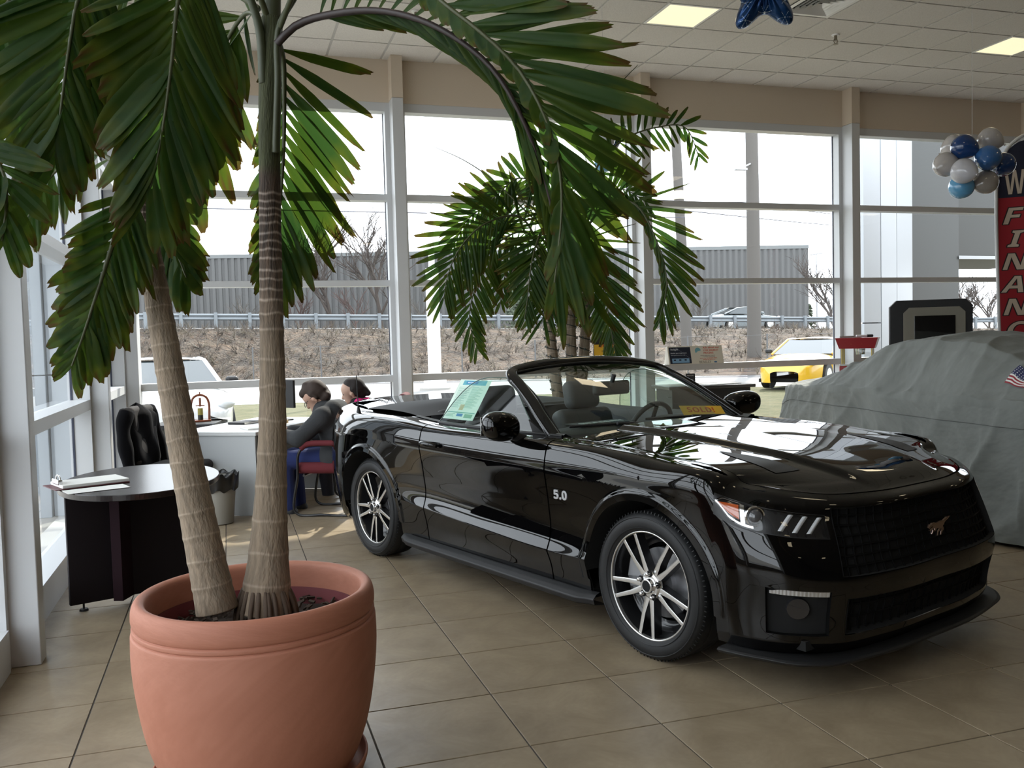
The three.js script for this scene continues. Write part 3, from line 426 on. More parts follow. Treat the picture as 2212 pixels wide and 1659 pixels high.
part(car, 'inner_shell', [1, -1].map((g) => [patch(0, 2 * g, 4, 7.8, 12, 6, -0.05), patch(2 * g, 5 * g, 0, 9, 20, 20, -0.03), patch(0, 2 * g, 0, 4, 12, 8, -0.07), patch(7.02 * g, 10.98 * g, 0, 9, 40, 24, -0.02), patch(13.02 * g, 17 * g, 0, 9, 30, 20, -0.02)]), mDark);
// wheel housings: arch flange and liner
for (const A of ARCH) for (const g of [1, -1]) {
  const [sa, sb] = A.x === 0 ? [5, 7] : [11, 13];
  part(car, 'arch_liner', [grid((u, v) => { const s = lerp(sa, sb, cosMap(u)) * g, r = archR(s, A), p = S(s, r); p.z -= g * v * 0.30; return p; }, 48, 6), grid((u, v) => { const a = PI * u; return V(A.x + Math.cos(a) * (A.R + 0.03), 0.345 + Math.sin(a) * (A.R + 0.03) - v * 0, g * lerp(0.86, 0.45, v)); }, 32, 2), grid((u, v) => V(A.x + lerp(-0.45, 0.45, u), lerp(0.15, 0.82, v), g * 0.5), 1, 1)], mDark);
}
// hood: patch between the nose edge, the shoulder edges and the cowl
const HS = 7.72, cornerS = 3.0;
const hoodC = (t) => { const e = S(HS, 9); return V(lerp(-0.66, e.x, Math.pow(t, 2.2)), lerp(1.0, e.y, Math.pow(t, 2)), t * e.z); };
const hoodM = curve([[0.80, 0.808, 0], [0.70, 0.845, 0], [0.45, 0.900, 0], [0.1, 0.945, 0], [-0.3, 0.983, 0], [-0.66, 1.0, 0]]);
function hoodP(tt, v) {
  const t = Math.abs(tt), F = S(cornerS * t, 9), C = hoodC(t), E = S(lerp(cornerS, HS, v), 9), Mv = hoodM.getPoint(v), c00 = S(0, 9), c10 = S(cornerS, 9), c01 = hoodC(0), c11 = hoodC(1);
  const o = ['x', 'y', 'z'].map((k) => (1 - v) * F[k] + v * C[k] + (1 - t) * Mv[k] + t * E[k] - ((1 - t) * (1 - v) * c00[k] + t * (1 - v) * c10[k] + (1 - t) * v * c01[k] + t * v * c11[k]));
  const zr = lerp(0.26, 0.44, v), fade = smooth(0.02, 0.3, v); o[1] += 0.020 * fade * smooth(zr + 0.035, zr - 0.02, o[2]) + 0.012 * Math.sin(PI * Math.min(1, t)) * (1 - v * 0.5) * smooth(0, 0.15, v);
  return V(o[0], o[1], o[2] * Math.sign(tt || 1));
}
part(car, 'hood', grid((u, v) => hoodP(lerp(-0.994, 0.994, u), lerp(0.012, 1, v)), 120, 80, true), mBody);
part(car, 'hood_underside', grid((u, v) => hoodP(lerp(-0.99, 0.99, u), lerp(0.012, 1, v)).add(V(0, -0.025, 0)), 24, 16), mDark);
for (const g of [1, -1]) {  // vents in the hood
  part(car, 'hood_vent', [grid((u, v) => { const t = lerp(0.50, 0.70, v) + 0.03 * u, k = lerp(0.36, 0.60, u); return hoodP(g * lerp(t, 0.63, Math.pow(u, 3)), k).add(V(0, 0.0025, 0)); }, 16, 6)], M(RGB(0.006, 0.006, 0.006), 0.5));
}
// cowl, wipers
part(car, 'cowl', grid((u, v) => { const t = lerp(-1, 1, u), a = hoodC(Math.abs(t)); const b = V(lerp(-0.73, -0.86, Math.pow(Math.abs(t), 2)), 0.985, 0.76 * Math.abs(t)); return V(lerp(a.x, b.x, v), lerp(a.y - 0.012, b.y - 0.01, v) - 0.02 * Math.sin(PI * v), Math.sign(t) * lerp(a.z, b.z, v)); }, 30, 6), mPlastic);
for (const [z, L, a] of [[-0.52, 0.62, 0.12], [0.12, 0.56, 0.10]]) part(car, 'wiper', [taper([[-0.72, 1.005, z], [-0.735, 1.016, z + L * 0.4], [-0.80, 1.02, z + L]], () => 0.007, 12, 6), taper([[-0.70, 1.0, z], [-0.72, 1.02, z + L * 0.5]], () => 0.011, 6, 6)], mPlastic);
// windscreen
const wsP = (t, v) => { const a = Math.abs(t), b = V(lerp(-0.715, -0.83, Math.pow(a, 2.2)), lerp(0.985, 0.97, a), 0.755 * t), q = V(lerp(-1.455, -1.42, a * a), lerp(1.352, 1.305, Math.pow(a, 2.5)), 0.61 * t); return b.lerp(q, v).add(V(0.03, 0.02, 0).multiplyScalar(Math.sin(PI * v) * (1 - 0.3 * a * a))); };
part(car, 'windscreen', grid((u, v) => wsP(lerp(-1, 1, u), v), 40, 20), mCarGlass);
function sweep(pts, sec, upf, n = 40, closedSec = true) {   // sweep a 2-D section [across, out] along a path; upf(t) gives "out"
  const c = curve(pts), pos = [], idx = [], k = sec.length; for (let i = 0; i <= n; i++) { const t = i / n, p = c.getPoint(t), T = c.getTangent(t), O = upf(t, p); O.addScaledVector(T, -O.dot(T)).normalize(); const A = T.clone().cross(O); for (const [a, o] of sec) { const q = p.clone().addScaledVector(A, a).addScaledVector(O, o); pos.push(q.x, q.y, q.z); } }
  for (let i = 0; i < n; i++) for (let j = 0; j < (closedSec ? k : k - 1); j++) { const a = i * k + j, b = i * k + (j + 1) % k; idx.push(a, a + k, b, b, a + k, b + k); }
  const g = new THREE.BufferGeometry(); g.setAttribute('position', new THREE.Float32BufferAttribute(pos, 3)); g.setIndex(idx); g.computeVertexNormals(); return toCreasedNormals(g, 0.7);
}
const oval = (a, b, n = 12, e = 2.6) => [...Array(n)].map((_, i) => { const t = i / n * 2 * PI, c = Math.cos(t), s = Math.sin(t); return [a * Math.sign(c) * Math.pow(Math.abs(c), 2 / e), b * Math.sign(s) * Math.pow(Math.abs(s), 2 / e)]; });
{
  const path = [...[0, 0.25, 0.5, 0.75, 0.93].map((v) => wsP(1.03, v)), wsP(0.985, 1.0), ...[0.8, 0.5, 0, -0.5, -0.8].map((t) => wsP(t, 1.015)), wsP(-0.985, 1.0), ...[0.93, 0.75, 0.5, 0.25, 0].map((v) => wsP(-1.03, v))];
  path[0].add(V(0.08, -0.035, 0.01)); path[path.length - 1].add(V(0.08, -0.035, -0.01));
  part(car, 'windscreen_frame', sweep(path, oval(0.036, 0.022, 14), (t, p) => V(0.45, 0.75, p.z * 0.9), 110), mBody);
  part(car, 'frame_seal', [tube([...[0.02, 0.5, 0.95].map((v) => wsP(0.965, v).add(V(0, 0.006, 0))), wsP(0.93, 0.955).add(V(0, 0.008, 0)), wsP(0, 0.955).add(V(0, 0.008, 0)), wsP(-0.93, 0.955).add(V(0, 0.008, 0)), ...[0.95, 0.5, 0.02].map((v) => wsP(-0.965, v).add(V(0, 0.006, 0)))], 0.007, 90, 6)], mPlastic);
  part(car, 'header_rail', [rspan(-1.53, -1.475, 1.285, 1.34, -0.54, 0.54, 0.02)], mPlastic);
}
// inside mirror
part(car, 'rear_view_mirror', [rbox(0.04, 0.088, 0.30, -1.22, 1.185, -0.02, 0.035, 4), bar([-1.2, 1.2, 0], [-1.17, 1.27, 0], 0.014)], M(RGB(0.03, 0.03, 0.032), 0.5));
// door glass with price sheet
function doorGlass(g, name) {
  const bx = [-1.97, -0.93], top = (x) => (x > -1.40 ? lerp(0.985, 1.275, smooth(0, 1, (-0.93 - x) / 0.47) * 0.35 + ((-0.93 - x) / 0.47) * 0.65) : 1.275 - 0.29 * Math.pow(clamp((-1.50 - x) / 0.47, 0, 1), 3.2));
  const P = (u, v) => { const x = lerp(bx[1], bx[0], u), y = lerp(0.965, Math.max(0.97, top(x)), v); return V(x, y, g * (0.80 - 0.5 * Math.max(0, y - 0.97))); };
  const m = part(car, name, grid(P, 50, 10), mCarGlass); part(m, 'glass_edge', tube([...Array(26)].map((_, i) => P(i / 25, 1)), 0.003, 60, 5), M(RGB(0.03, 0.07, 0.055), 0.3)); return m;
}
doorGlass(1, 'door_glass'); doorGlass(-1, 'door_glass');
// nose: grille, emblem, intake, lamps, splitter
const mGrille = MP(RGB(0.003, 0.003, 0.003), 0.8, { specularIntensity: 0.25 });
for (const [n, a, r0, r1, rows, cols] of [['grille', 1.98, 4.18, 7.68, 7, 22], ['lower_grille', 1.88, 1.28, 2.68, 3, 22]]) {
  const g = [patch(-a, a, r0, r1, 40, 8, -0.045), patch(-a, a, r0, r0, 1, 1)];
  for (const q of [1, -1]) g.push(grid((u, v) => { const s = q * a, r = lerp(r0, r1, u); return S(s, r).addScaledVector(nrm(s, r), -0.045 * v); }, 10, 1));
  for (const r of [r0, r1]) g.push(grid((u, v) => { const s = lerp(-a, a, u); return S(s, r).addScaledVector(nrm(s, r), -0.045 * v); }, 40, 1));
  const bars = []; for (let i = 1; i < rows; i++) { const r = lerp(r0, r1, i / rows); bars.push(tube([...Array(17)].map((_, k) => { const s = lerp(-a, a, k / 16); return S(s, r).addScaledVector(nrm(s, r), -0.03); }), 0.006, 40, 5)); }
  for (let k = 1; k < cols; k++) { const s = lerp(-a, a, k / cols); bars.push(tube([...Array(5)].map((_, j) => { const r = lerp(r0, r1, j / 4); return S(s + 0.03 * (j % 2), r).addScaledVector(nrm(s, r), -0.03); }), 0.005, 10, 5)); }
  const m = part(car, n, g.concat(), mDark); part(m, 'mesh_bars', bars, mGrille, undefined, 'stuff');
}
{ // galloping horse badge
  const P = [[0, 0.3], [0.06, 0.36], [0.10, 0.345], [0.16, 0.39], [0.25, 0.40], [0.36, 0.37], [0.5, 0.385], [0.62, 0.395], [0.72, 0.385], [0.80, 0.42], [0.90, 0.455], [1.0, 0.47], [0.94, 0.42], [0.85, 0.385], [0.79, 0.345], [0.78, 0.29], [0.72, 0.25], [0.78, 0.20], [0.80, 0.14], [0.74, 0.10], [0.71, 0.02], [0.68, 0.03], [0.69, 0.12], [0.72, 0.155], [0.64, 0.21], [0.60, 0.15], [0.55, 0.12], [0.55, 0.03], [0.52, 0.03], [0.51, 0.13], [0.55, 0.19], [0.53, 0.235], [0.42, 0.225], [0.36, 0.16], [0.28, 0.17], [0.25, 0.10], [0.22, 0.11], [0.25, 0.20], [0.33, 0.20], [0.34, 0.24], [0.24, 0.25], [0.14, 0.20], [0.10, 0.21], [0.15, 0.26], [0.23, 0.29], [0.20, 0.32], [0.12, 0.30], [0.05, 0.275]];
  const g = extr(P.map(([x, y]) => [(x - 0.5) * 0.165, (y - 0.25) * 0.165 * 1.05]), 0.006, 0.002, 2);
  g.rotateY(PI / 2); const m = part(car, 'horse_badge', g, M(RGB(0.30, 0.22, 0.19), 0.25, 1), 'metal galloping horse badge'); m.position.set(0.895, 0.63, 0.0); m.rotation.z = -0.16;
}
// lamps
const hlLo = (s) => lerp(6.05, 6.62, smooth(3.6, 4.85, Math.abs(s))), hlHi = (s) => lerp(7.12, 6.72, smooth(4.2, 4.85, Math.abs(s)) * 0.9);
const mLamp = M(RGB(0.012, 0.012, 0.013), 0.35), mAmber = MP(RGB(0.55, 0.10, 0.02), 0.15, { clearcoat: 1 }), mLed = M(RGB(0.55, 0.56, 0.57), 0.3), mClear = MP(RGB(0.97, 0.97, 0.97), 0, { transmission: 1, thickness: 0, ior: 1.5 });
for (const g of [1, -1]) {
  const h = part(car, 'headlight', [patch(2.1 * g, 4.85 * g, hlLo, hlHi, 40, 10, -0.03), patch(2.1 * g, 4.85 * g, 6.0, hlLo, 40, 3), patch(2.1 * g, 4.85 * g, hlHi, 7.15, 40, 3)], mLamp);
  const wall = (f) => grid((u, v) => { const s = lerp(2.1, 4.85, u) * g, r = f(s); return S(s, r).addScaledVector(nrm(s, r), -0.03 * v); }, 40, 1);
  part(h, 'surround', [wall(hlLo), wall(hlHi)], mLamp);
  part(h, 'lens', patch(2.1 * g, 4.85 * g, hlLo, hlHi, 40, 10, 0.002), mClear, 'clear outer lens');
  part(h, 'amber_reflector', patch(3.75 * g, 4.62 * g, (s) => lerp(6.33, 6.66, (Math.abs(s) - 3.75) / 0.87), (s) => lerp(6.95, 6.74, (Math.abs(s) - 3.75) / 0.87), 16, 6, -0.012), mAmber, 'amber turn signal');
  part(h, 'chrome_trim', [patch(3.45 * g, 4.75 * g, (s) => hlLo(s) + 0.07, (s) => hlLo(s) + 0.16, 24, 2, -0.008), patch(3.62 * g, 3.72 * g, 6.2, 7.0, 3, 8, -0.008), patch(3.7 * g, 4.75 * g, (s) => hlHi(s) - 0.10, (s) => hlHi(s) - 0.05, 20, 2, -0.008)], mChrome);
  const c = S(3.38 * g, 6.62), n = nrm(3.38 * g, 6.62), lens = [new THREE.SphereGeometry(0.034, 20, 12), new THREE.TorusGeometry(0.040, 0.007, 8, 28).rotateX(0), new THREE.CylinderGeometry(0.043, 0.043, 0.03, 24, 1, true).rotateX(PI / 2).translate(0, 0, -0.016)];
  const fwd = V(0.9, 0, 0.43 * g), Q = new THREE.Quaternion().setFromUnitVectors(V(0, 0, 1), fwd.normalize());
  const put = (ge) => ge.applyQuaternion(Q).translate(c.x - n.x * 0.02, c.y - 0.004, c.z - n.z * 0.02);
  part(h, 'projector', put(lens[0]), MP(RGB(0.06, 0.06, 0.065), 0.05, { clearcoat: 1 })); part(h, 'projector_ring', [put(lens[1]), put(lens[2])], mChrome);
  for (const k of [0, 1, 2]) part(h, 'running_lamp_bar', grid((u, v) => { const r = lerp(6.22, 6.98, u), s = (2.78 - k * 0.235 - 0.24 * (u - 0.5) + (v - 0.5) * 0.085) * g; return S(s, r).addScaledVector(nrm(s, r), -0.008 + 0.008 * Math.sin(PI * v)); }, 8, 6), mLed, 'slanted white lamp bar');
  // fog pocket and turn lamp strip
  const fp = part(car, 'fog_pocket', [patch(2.2 * g, 3.35 * g, 1.28, 3.08, 16, 10, -0.05), ...[1.25, 3.1].map((r) => grid((u, v) => { const s = lerp(2.2, 3.35, u) * g; return S(s, r).addScaledVector(nrm(s, r), -0.05 * v); }, 16, 1)), ...[2.2, 3.35].map((s0) => grid((u, v) => { const r = lerp(1.25, 3.1, u), s = s0 * g; return S(s, r).addScaledVector(nrm(s, r), -0.05 * v); }, 10, 1))], mGrille);
  part(fp, 'turn_lamp_strip', patch(2.22 * g, 3.28 * g, (s) => lerp(2.78, 2.74, 0), (s) => lerp(3.06, 2.92, smooth(3.0, 3.28, Math.abs(s))), 24, 4, -0.006), MP(RGB(0.62, 0.62, 0.62), 0.12, { metalness: 0.6, clearcoat: 1, bumpMap: tex(64, 16, (x) => grey(0.5 + 0.5 * Math.sin(x * 2 * PI * 16)), false), bumpScale: 0.002 }), 'clear ribbed lamp strip');
  const fc = S(2.75 * g, 2.1), fn = nrm(2.75 * g, 2.1); part(fp, 'fog_lamp', new THREE.CylinderGeometry(0.045, 0.05, 0.03, 24).applyQuaternion(new THREE.Quaternion().setFromUnitVectors(V(0, 1, 0), fn)).translate(fc.x - fn.x * 0.03, fc.y - fn.y * 0.03, fc.z - fn.z * 0.03), MP(RGB(0.02, 0.02, 0.022), 0.2, { clearcoat: 1 }));
}
// splitter and side skirts
part(car, 'splitter', grid((u, v) => { const s = lerp(-4.6, 4.6, u), p = S(s, 0.3), T = S(s + 0.01, 0.3).sub(S(s - 0.01, 0.3)), n = V(T.z, 0, -T.x).normalize(); const k = [[-0.10, 0.005], [0.0, 0.0], [0.05, 0.0], [0.062, -0.008], [0.05, -0.022], [-0.10, -0.02]], i = Math.min(4, Math.floor(v * 5)), f = v * 5 - i; const e = 1 + 0.5 * smooth(1.6, 2.4, Math.abs(s)) * smooth(3.4, 2.6, Math.abs(s)); const o = lerp(k[i][0], k[i + 1][0], f); return p.addScaledVector(n, o > 0 ? o * e : o).add(V(0, lerp(k[i][1], k[i + 1][1], f) - 0.02, 0)); }, 90, 20), mPlastic);
for (const g of [1, -1]) part(car, 'side_skirt', grid((u, v) => { const x = lerp(-0.36, -2.29, u), k = [[0.80, 0.20], [0.90, 0.235], [0.935, 0.225], [0.962, 0.205], [0.95, 0.175], [0.82, 0.16]], i = Math.min(4, Math.floor(v * 5)), f = v * 5 - i, e = smooth(0, 0.06, u) * smooth(1, 0.93, u); return V(x, lerp(k[i][1], k[i + 1][1], f), g * (0.80 + (lerp(k[i][0], k[i + 1][0], f) - 0.80) * (0.75 + 0.25 * e))); }, 40, 20), mPlastic);
// floor pan
part(car, 'underbody', [span(-3.5, 0.75, 0.2, 0.24, -0.75, 0.75), span(-2.3, -0.42, 0.19, 0.24, -0.88, 0.88)], mDark);
// wheels
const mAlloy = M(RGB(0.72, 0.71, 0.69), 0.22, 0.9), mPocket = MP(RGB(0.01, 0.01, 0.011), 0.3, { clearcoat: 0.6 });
{
  const tyre = merge([lathe([[0.252, -0.10], [0.262, -0.112], [0.29, -0.121], [0.315, -0.118], [0.333, -0.106], [0.342, -0.088], [0.345, -0.07], [0.3455, -0.036], [0.338, -0.035], [0.338, -0.029], [0.3455, -0.028], [0.3455, 0.028], [0.338, 0.029], [0.338, 0.035], [0.3455, 0.036], [0.345, 0.07], [0.342, 0.088], [0.333, 0.106], [0.315, 0.118], [0.29, 0.121], [0.262, 0.112], [0.252, 0.10]], 96)]).rotateX(PI / 2);
  const ringT = merge([lathe([[0.268, 0.1165], [0.271, 0.1195], [0.274, 0.1195]], 96), lathe([[0.318, 0.1175], [0.321, 0.1205], [0.324, 0.117]], 96)]).rotateX(PI / 2);
  const lugs = []; for (let i = 0; i < 96; i++) { const a = i / 96 * 2 * PI; lugs.push(box(0.014, 0.004, 0.004, 0, 0, 0).rotateY(0.3).translate(0, 0, 0).applyMatrix4(new THREE.Matrix4().makeRotationZ(a).multiply(new THREE.Matrix4().makeTranslation(0.342, 0, 0.093)))); }
  const barrel = lathe([[0.20, -0.10], [0.225, -0.09], [0.232, 0.0], [0.236, 0.06], [0.246, 0.085], [0.254, 0.1]], 96).rotateX(PI / 2), step = lathe([[0.185, -0.02], [0.21, -0.015], [0.21, 0.0], [0.236, 0.005]], 64).rotateX(PI / 2);
  const lip = lathe([[0.2445, 0.086], [0.246, 0.1], [0.250, 0.1035], [0.2545, 0.1035], [0.257, 0.1], [0.257, 0.094]], 96).rotateX(PI / 2);
  const spoke = (s, th, d0, d1, w) => { const L = [[0.050, 0.010], [0.135, 0.028], [0.2475, 0.043]]; const pt = (r, t, d) => V(r, t * s, d); const W = [w + 0.0045, w + 0.001, w - 0.0005], D = [0.088, 0.094, 0.097]; const P = []; const pos = [], idx = []; for (let i = 0; i < 3; i++) { const [r, t] = L[i]; pos.push(r, t * s - W[i], D[i] + d1, r, t * s + W[i], D[i] + d1, r, t * s + W[i] * 1.25, D[i] + d0, r, t * s - W[i] * 1.25, D[i] + d0); } for (let i = 0; i < 2; i++) for (let j = 0; j < 4; j++) { const a = i * 4 + j, b = i * 4 + (j + 1) % 4; idx.push(a, a + 4, b, b, a + 4, b + 4); } const g = new THREE.BufferGeometry(); g.setAttribute('position', new THREE.Float32BufferAttribute(pos, 3)); g.setIndex(idx); g.computeVertexNormals(); return toCreasedNormals(g, 0.4).rotateZ(th); };
  const disc = merge([cyl(0.165, 0.165, 0.022, 0, 0, 0, 48).rotateX(PI / 2).translate(0, 0, -0.005), cyl(0.09, 0.09, 0.05, 0, 0, 0, 32).rotateX(PI / 2).translate(0, 0, 0.01)]), cal = extr([[-0.06, 0.10], [0.06, 0.10], [0.085, 0.17], [0.05, 0.195], [-0.05, 0.195], [-0.085, 0.17]], 0.05, 0.006).translate(0, 0, -0.02);
  const capR = merge([lathe([[0.026, 0.115], [0.031, 0.1165], [0.035, 0.112], [0.036, 0.09]], 40).rotateX(PI / 2)]), capD = merge([cyl(0.027, 0.027, 0.006, 0, 0, 0, 32).rotateX(PI / 2).translate(0, 0, 0.112)]);
  const hubG = merge([lathe([[0.0, 0.097], [0.05, 0.096], [0.062, 0.09], [0.068, 0.075]], 40).rotateX(PI / 2)]);
  for (const [x, g, nm] of [[0, 1], [-2.72, 1], [0, -1], [-2.72, -1]]) {
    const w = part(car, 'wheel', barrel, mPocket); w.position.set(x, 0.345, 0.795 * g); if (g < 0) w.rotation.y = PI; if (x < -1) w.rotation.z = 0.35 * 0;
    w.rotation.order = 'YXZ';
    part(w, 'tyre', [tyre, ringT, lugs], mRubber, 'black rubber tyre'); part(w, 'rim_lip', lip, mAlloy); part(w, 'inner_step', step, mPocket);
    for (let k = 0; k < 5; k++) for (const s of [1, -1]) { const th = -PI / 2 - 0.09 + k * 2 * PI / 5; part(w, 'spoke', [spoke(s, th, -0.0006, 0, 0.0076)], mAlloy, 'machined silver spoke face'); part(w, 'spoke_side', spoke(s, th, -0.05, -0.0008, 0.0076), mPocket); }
    part(w, 'hub', hubG, mAlloy); part(w, 'cap_ring', capR, mChrome); part(w, 'center_cap', capD, mDark);
    for (let k = 0; k < 5; k++) { const a = -PI / 2 + PI / 5 - 0.09 + k * 2 * PI / 5, px = Math.cos(a) * 0.057, py = Math.sin(a) * 0.057; const well = part(w, 'lug_well', cyl(0.0155, 0.0155, 0.004, 0, 0, 0, 18).rotateX(PI / 2).translate(px, py, 0.0965), mDark); part(w, 'lug_nut', merge([cyl(0.009, 0.0115, 0.02, 0, 0, 0, 6).rotateX(PI / 2).translate(px, py, 0.105), sph(0.009, px, py, 0.114, 1, 1, 0.6, 10)]), mChrome); }
    part(w, 'brake_disc', disc, M(RGB(0.35, 0.35, 0.36), 0.35, 0.8)); part(w, 'brake_caliper', cal.clone().rotateZ(x === 0 ? 1.35 : -1.1), M(RGB(0.30, 0.30, 0.31), 0.45, 0.4));
  }
}
// badge on the fender
const font = await new FontLoader().loadAsync('fonts/droid/droid_sans_bold.typeface.json');
const text3 = (s, size, depth, bevel = 0) => { const g = new TextGeometry(s, { font, size, depth, curveSegments: 5, bevelEnabled: bevel > 0, bevelSize: bevel, bevelThickness: bevel, bevelSegments: 1 }); g.computeBoundingBox(); const c = g.boundingBox.getCenter(V(0, 0, 0)); return g.translate(-c.x, -c.y, 0); };
{
  const s = 7.62, p = S(s, 5.35), m = part(car, 'engine_badge', text3('5.0', 0.046, 0.005, 0.001).scale(1.2, 1, 1), M(RGB(0.62, 0.62, 0.63), 0.3, 0.7), 'chrome badge reading 5.0'); m.position.set(p.x, p.y, p.z + 0.001); m.rotation.set(0.03, 0.03, 0.02);
}
// door handles, outside mirrors, aerial
for (const g of [1, -1]) {
  const h = part(car, 'door_handle', [taper([[-1.74, 0.865, 0.955 * g], [-1.78, 0.872, 0.985 * g], [-1.86, 0.874, 0.99 * g], [-1.93, 0.868, 0.962 * g]], (t) => 0.013 + 0.007 * Math.sin(PI * t), 20, 10)], mBody);
  part(h, 'handle_cup', [sph(0.06, -1.83, 0.868, 0.915 * g, 1.35, 0.62, 0.42, 20)], MP(RGB(0.006, 0.006, 0.006), 0.15, { clearcoat: 1 }));
  const seal = part(car, 'belt_trim', [tube([...Array(14)].map((_, k) => { const s = lerp(8.05, 9.97, k / 13); return S(s * g, 8.98).add(V(0, 0.002, 0)); }), 0.008, 50, 6)], mPlastic);
  const m = part(car, 'side_mirror', grid((u, v) => { const a = u * 2 * PI, t = v, k = Math.sin(Math.acos(clamp(2 * t - 1, -1, 1))), e = (q, w) => Math.sign(q) * Math.pow(Math.abs(q), w); const x = lerp(-0.06, 0.10, t), yy = 0.082 * Math.pow(k, 0.55) * e(Math.sin(a), 0.8), zz = 0.125 * Math.pow(k, 0.5) * e(Math.cos(a), 0.8); return V(-1.02 + x * 1.0 + 0.10 * (zz / 0.125) * 0.25, 1.035 + yy + 0.012 * zz / 0.125, g * (1.0 + zz)); }, 32, 20), mBody);
  part(m, 'mirror_foot', [taper([[-0.97, 0.955, 0.86 * g], [-0.98, 0.972, 0.91 * g], [-0.995, 0.99, 0.955 * g]], () => 0.026, 10, 10)], mPlastic);
  part(m, 'mirror_glass', rbox(0.004, 0.10, 0.17, -1.07, 1.035, 1.0 * g, 0.002, 1), M(RGB(0.6, 0.62, 0.65), 0.03, 1));
  part(car, 'mirror_sail', [extr([[-0.86, 0.975], [-0.98, 0.975], [-1.02, 1.055]], 0.012, 0).translate(0, 0, 0).translate(0, 0, g > 0 ? 0.782 : -0.794)], mPlastic);
}
part(car, 'aerial', [taper([[-3.03, 0.99, 0.83], [-3.035, 1.04, 0.83]], (t) => 0.02 - 0.012 * t, 6, 10), taper([[-3.035, 1.03, 0.83], [-3.06, 1.27, 0.825]], () => 0.004, 8, 6)], mPlastic);
// rear deck: tonneau over the folded top, boot lid
{
  const sT = 10.75, sB = 12.9, edge = (v) => S(lerp(sT, sB, v), 9);
  part(car, 'top_cover', grid((u, v) => { const t = lerp(-1, 1, u), e = edge(v), a = Math.abs(t); const yc = lerp(1.0, 1.045, smooth(0, 0.5, v)) + 0.012; return V(e.x - 0.06 * (1 - a * a) * (0.3 - v), lerp(yc, e.y + 0.004, Math.pow(a, 3)) + 0.015 * Math.sin(PI * v), e.z * t * 0.985); }, 40, 20), M(RGB(0.035, 0.035, 0.038), 0.75));
  const sE = 14.6; part(car, 'boot_lid', grid((u, v) => { const t = lerp(-0.99, 0.99, u), a = Math.abs(t), e = S(lerp(12.93, sE, v), 9), f = S(lerp(17, sE, a), 9); const yc = lerp(1.052, 1.058, v); const x = lerp(S(12.93, 9).x + 0.02, lerp(f.x, e.x, Math.pow(a, 6)), v); return V(x, lerp(yc, lerp(S(12.93, 9).y, f.y, v), Math.pow(a, 3)), e.z * t); }, 40, 20), mBody);
  part(car, 'rear_deck_fill', grid((u, v) => { const s = lerp(sE, 17, Math.abs(lerp(-1, 1, u))) , sg = Math.sign(lerp(-1, 1, u) || 1), p = S((17 - (17 - sE) * Math.abs(lerp(-1, 1, u))) * sg, 9); const q = V(-3.42, 1.05, p.z * 0.95); return p.lerp(q, v); }, 40, 3), mBody);
}
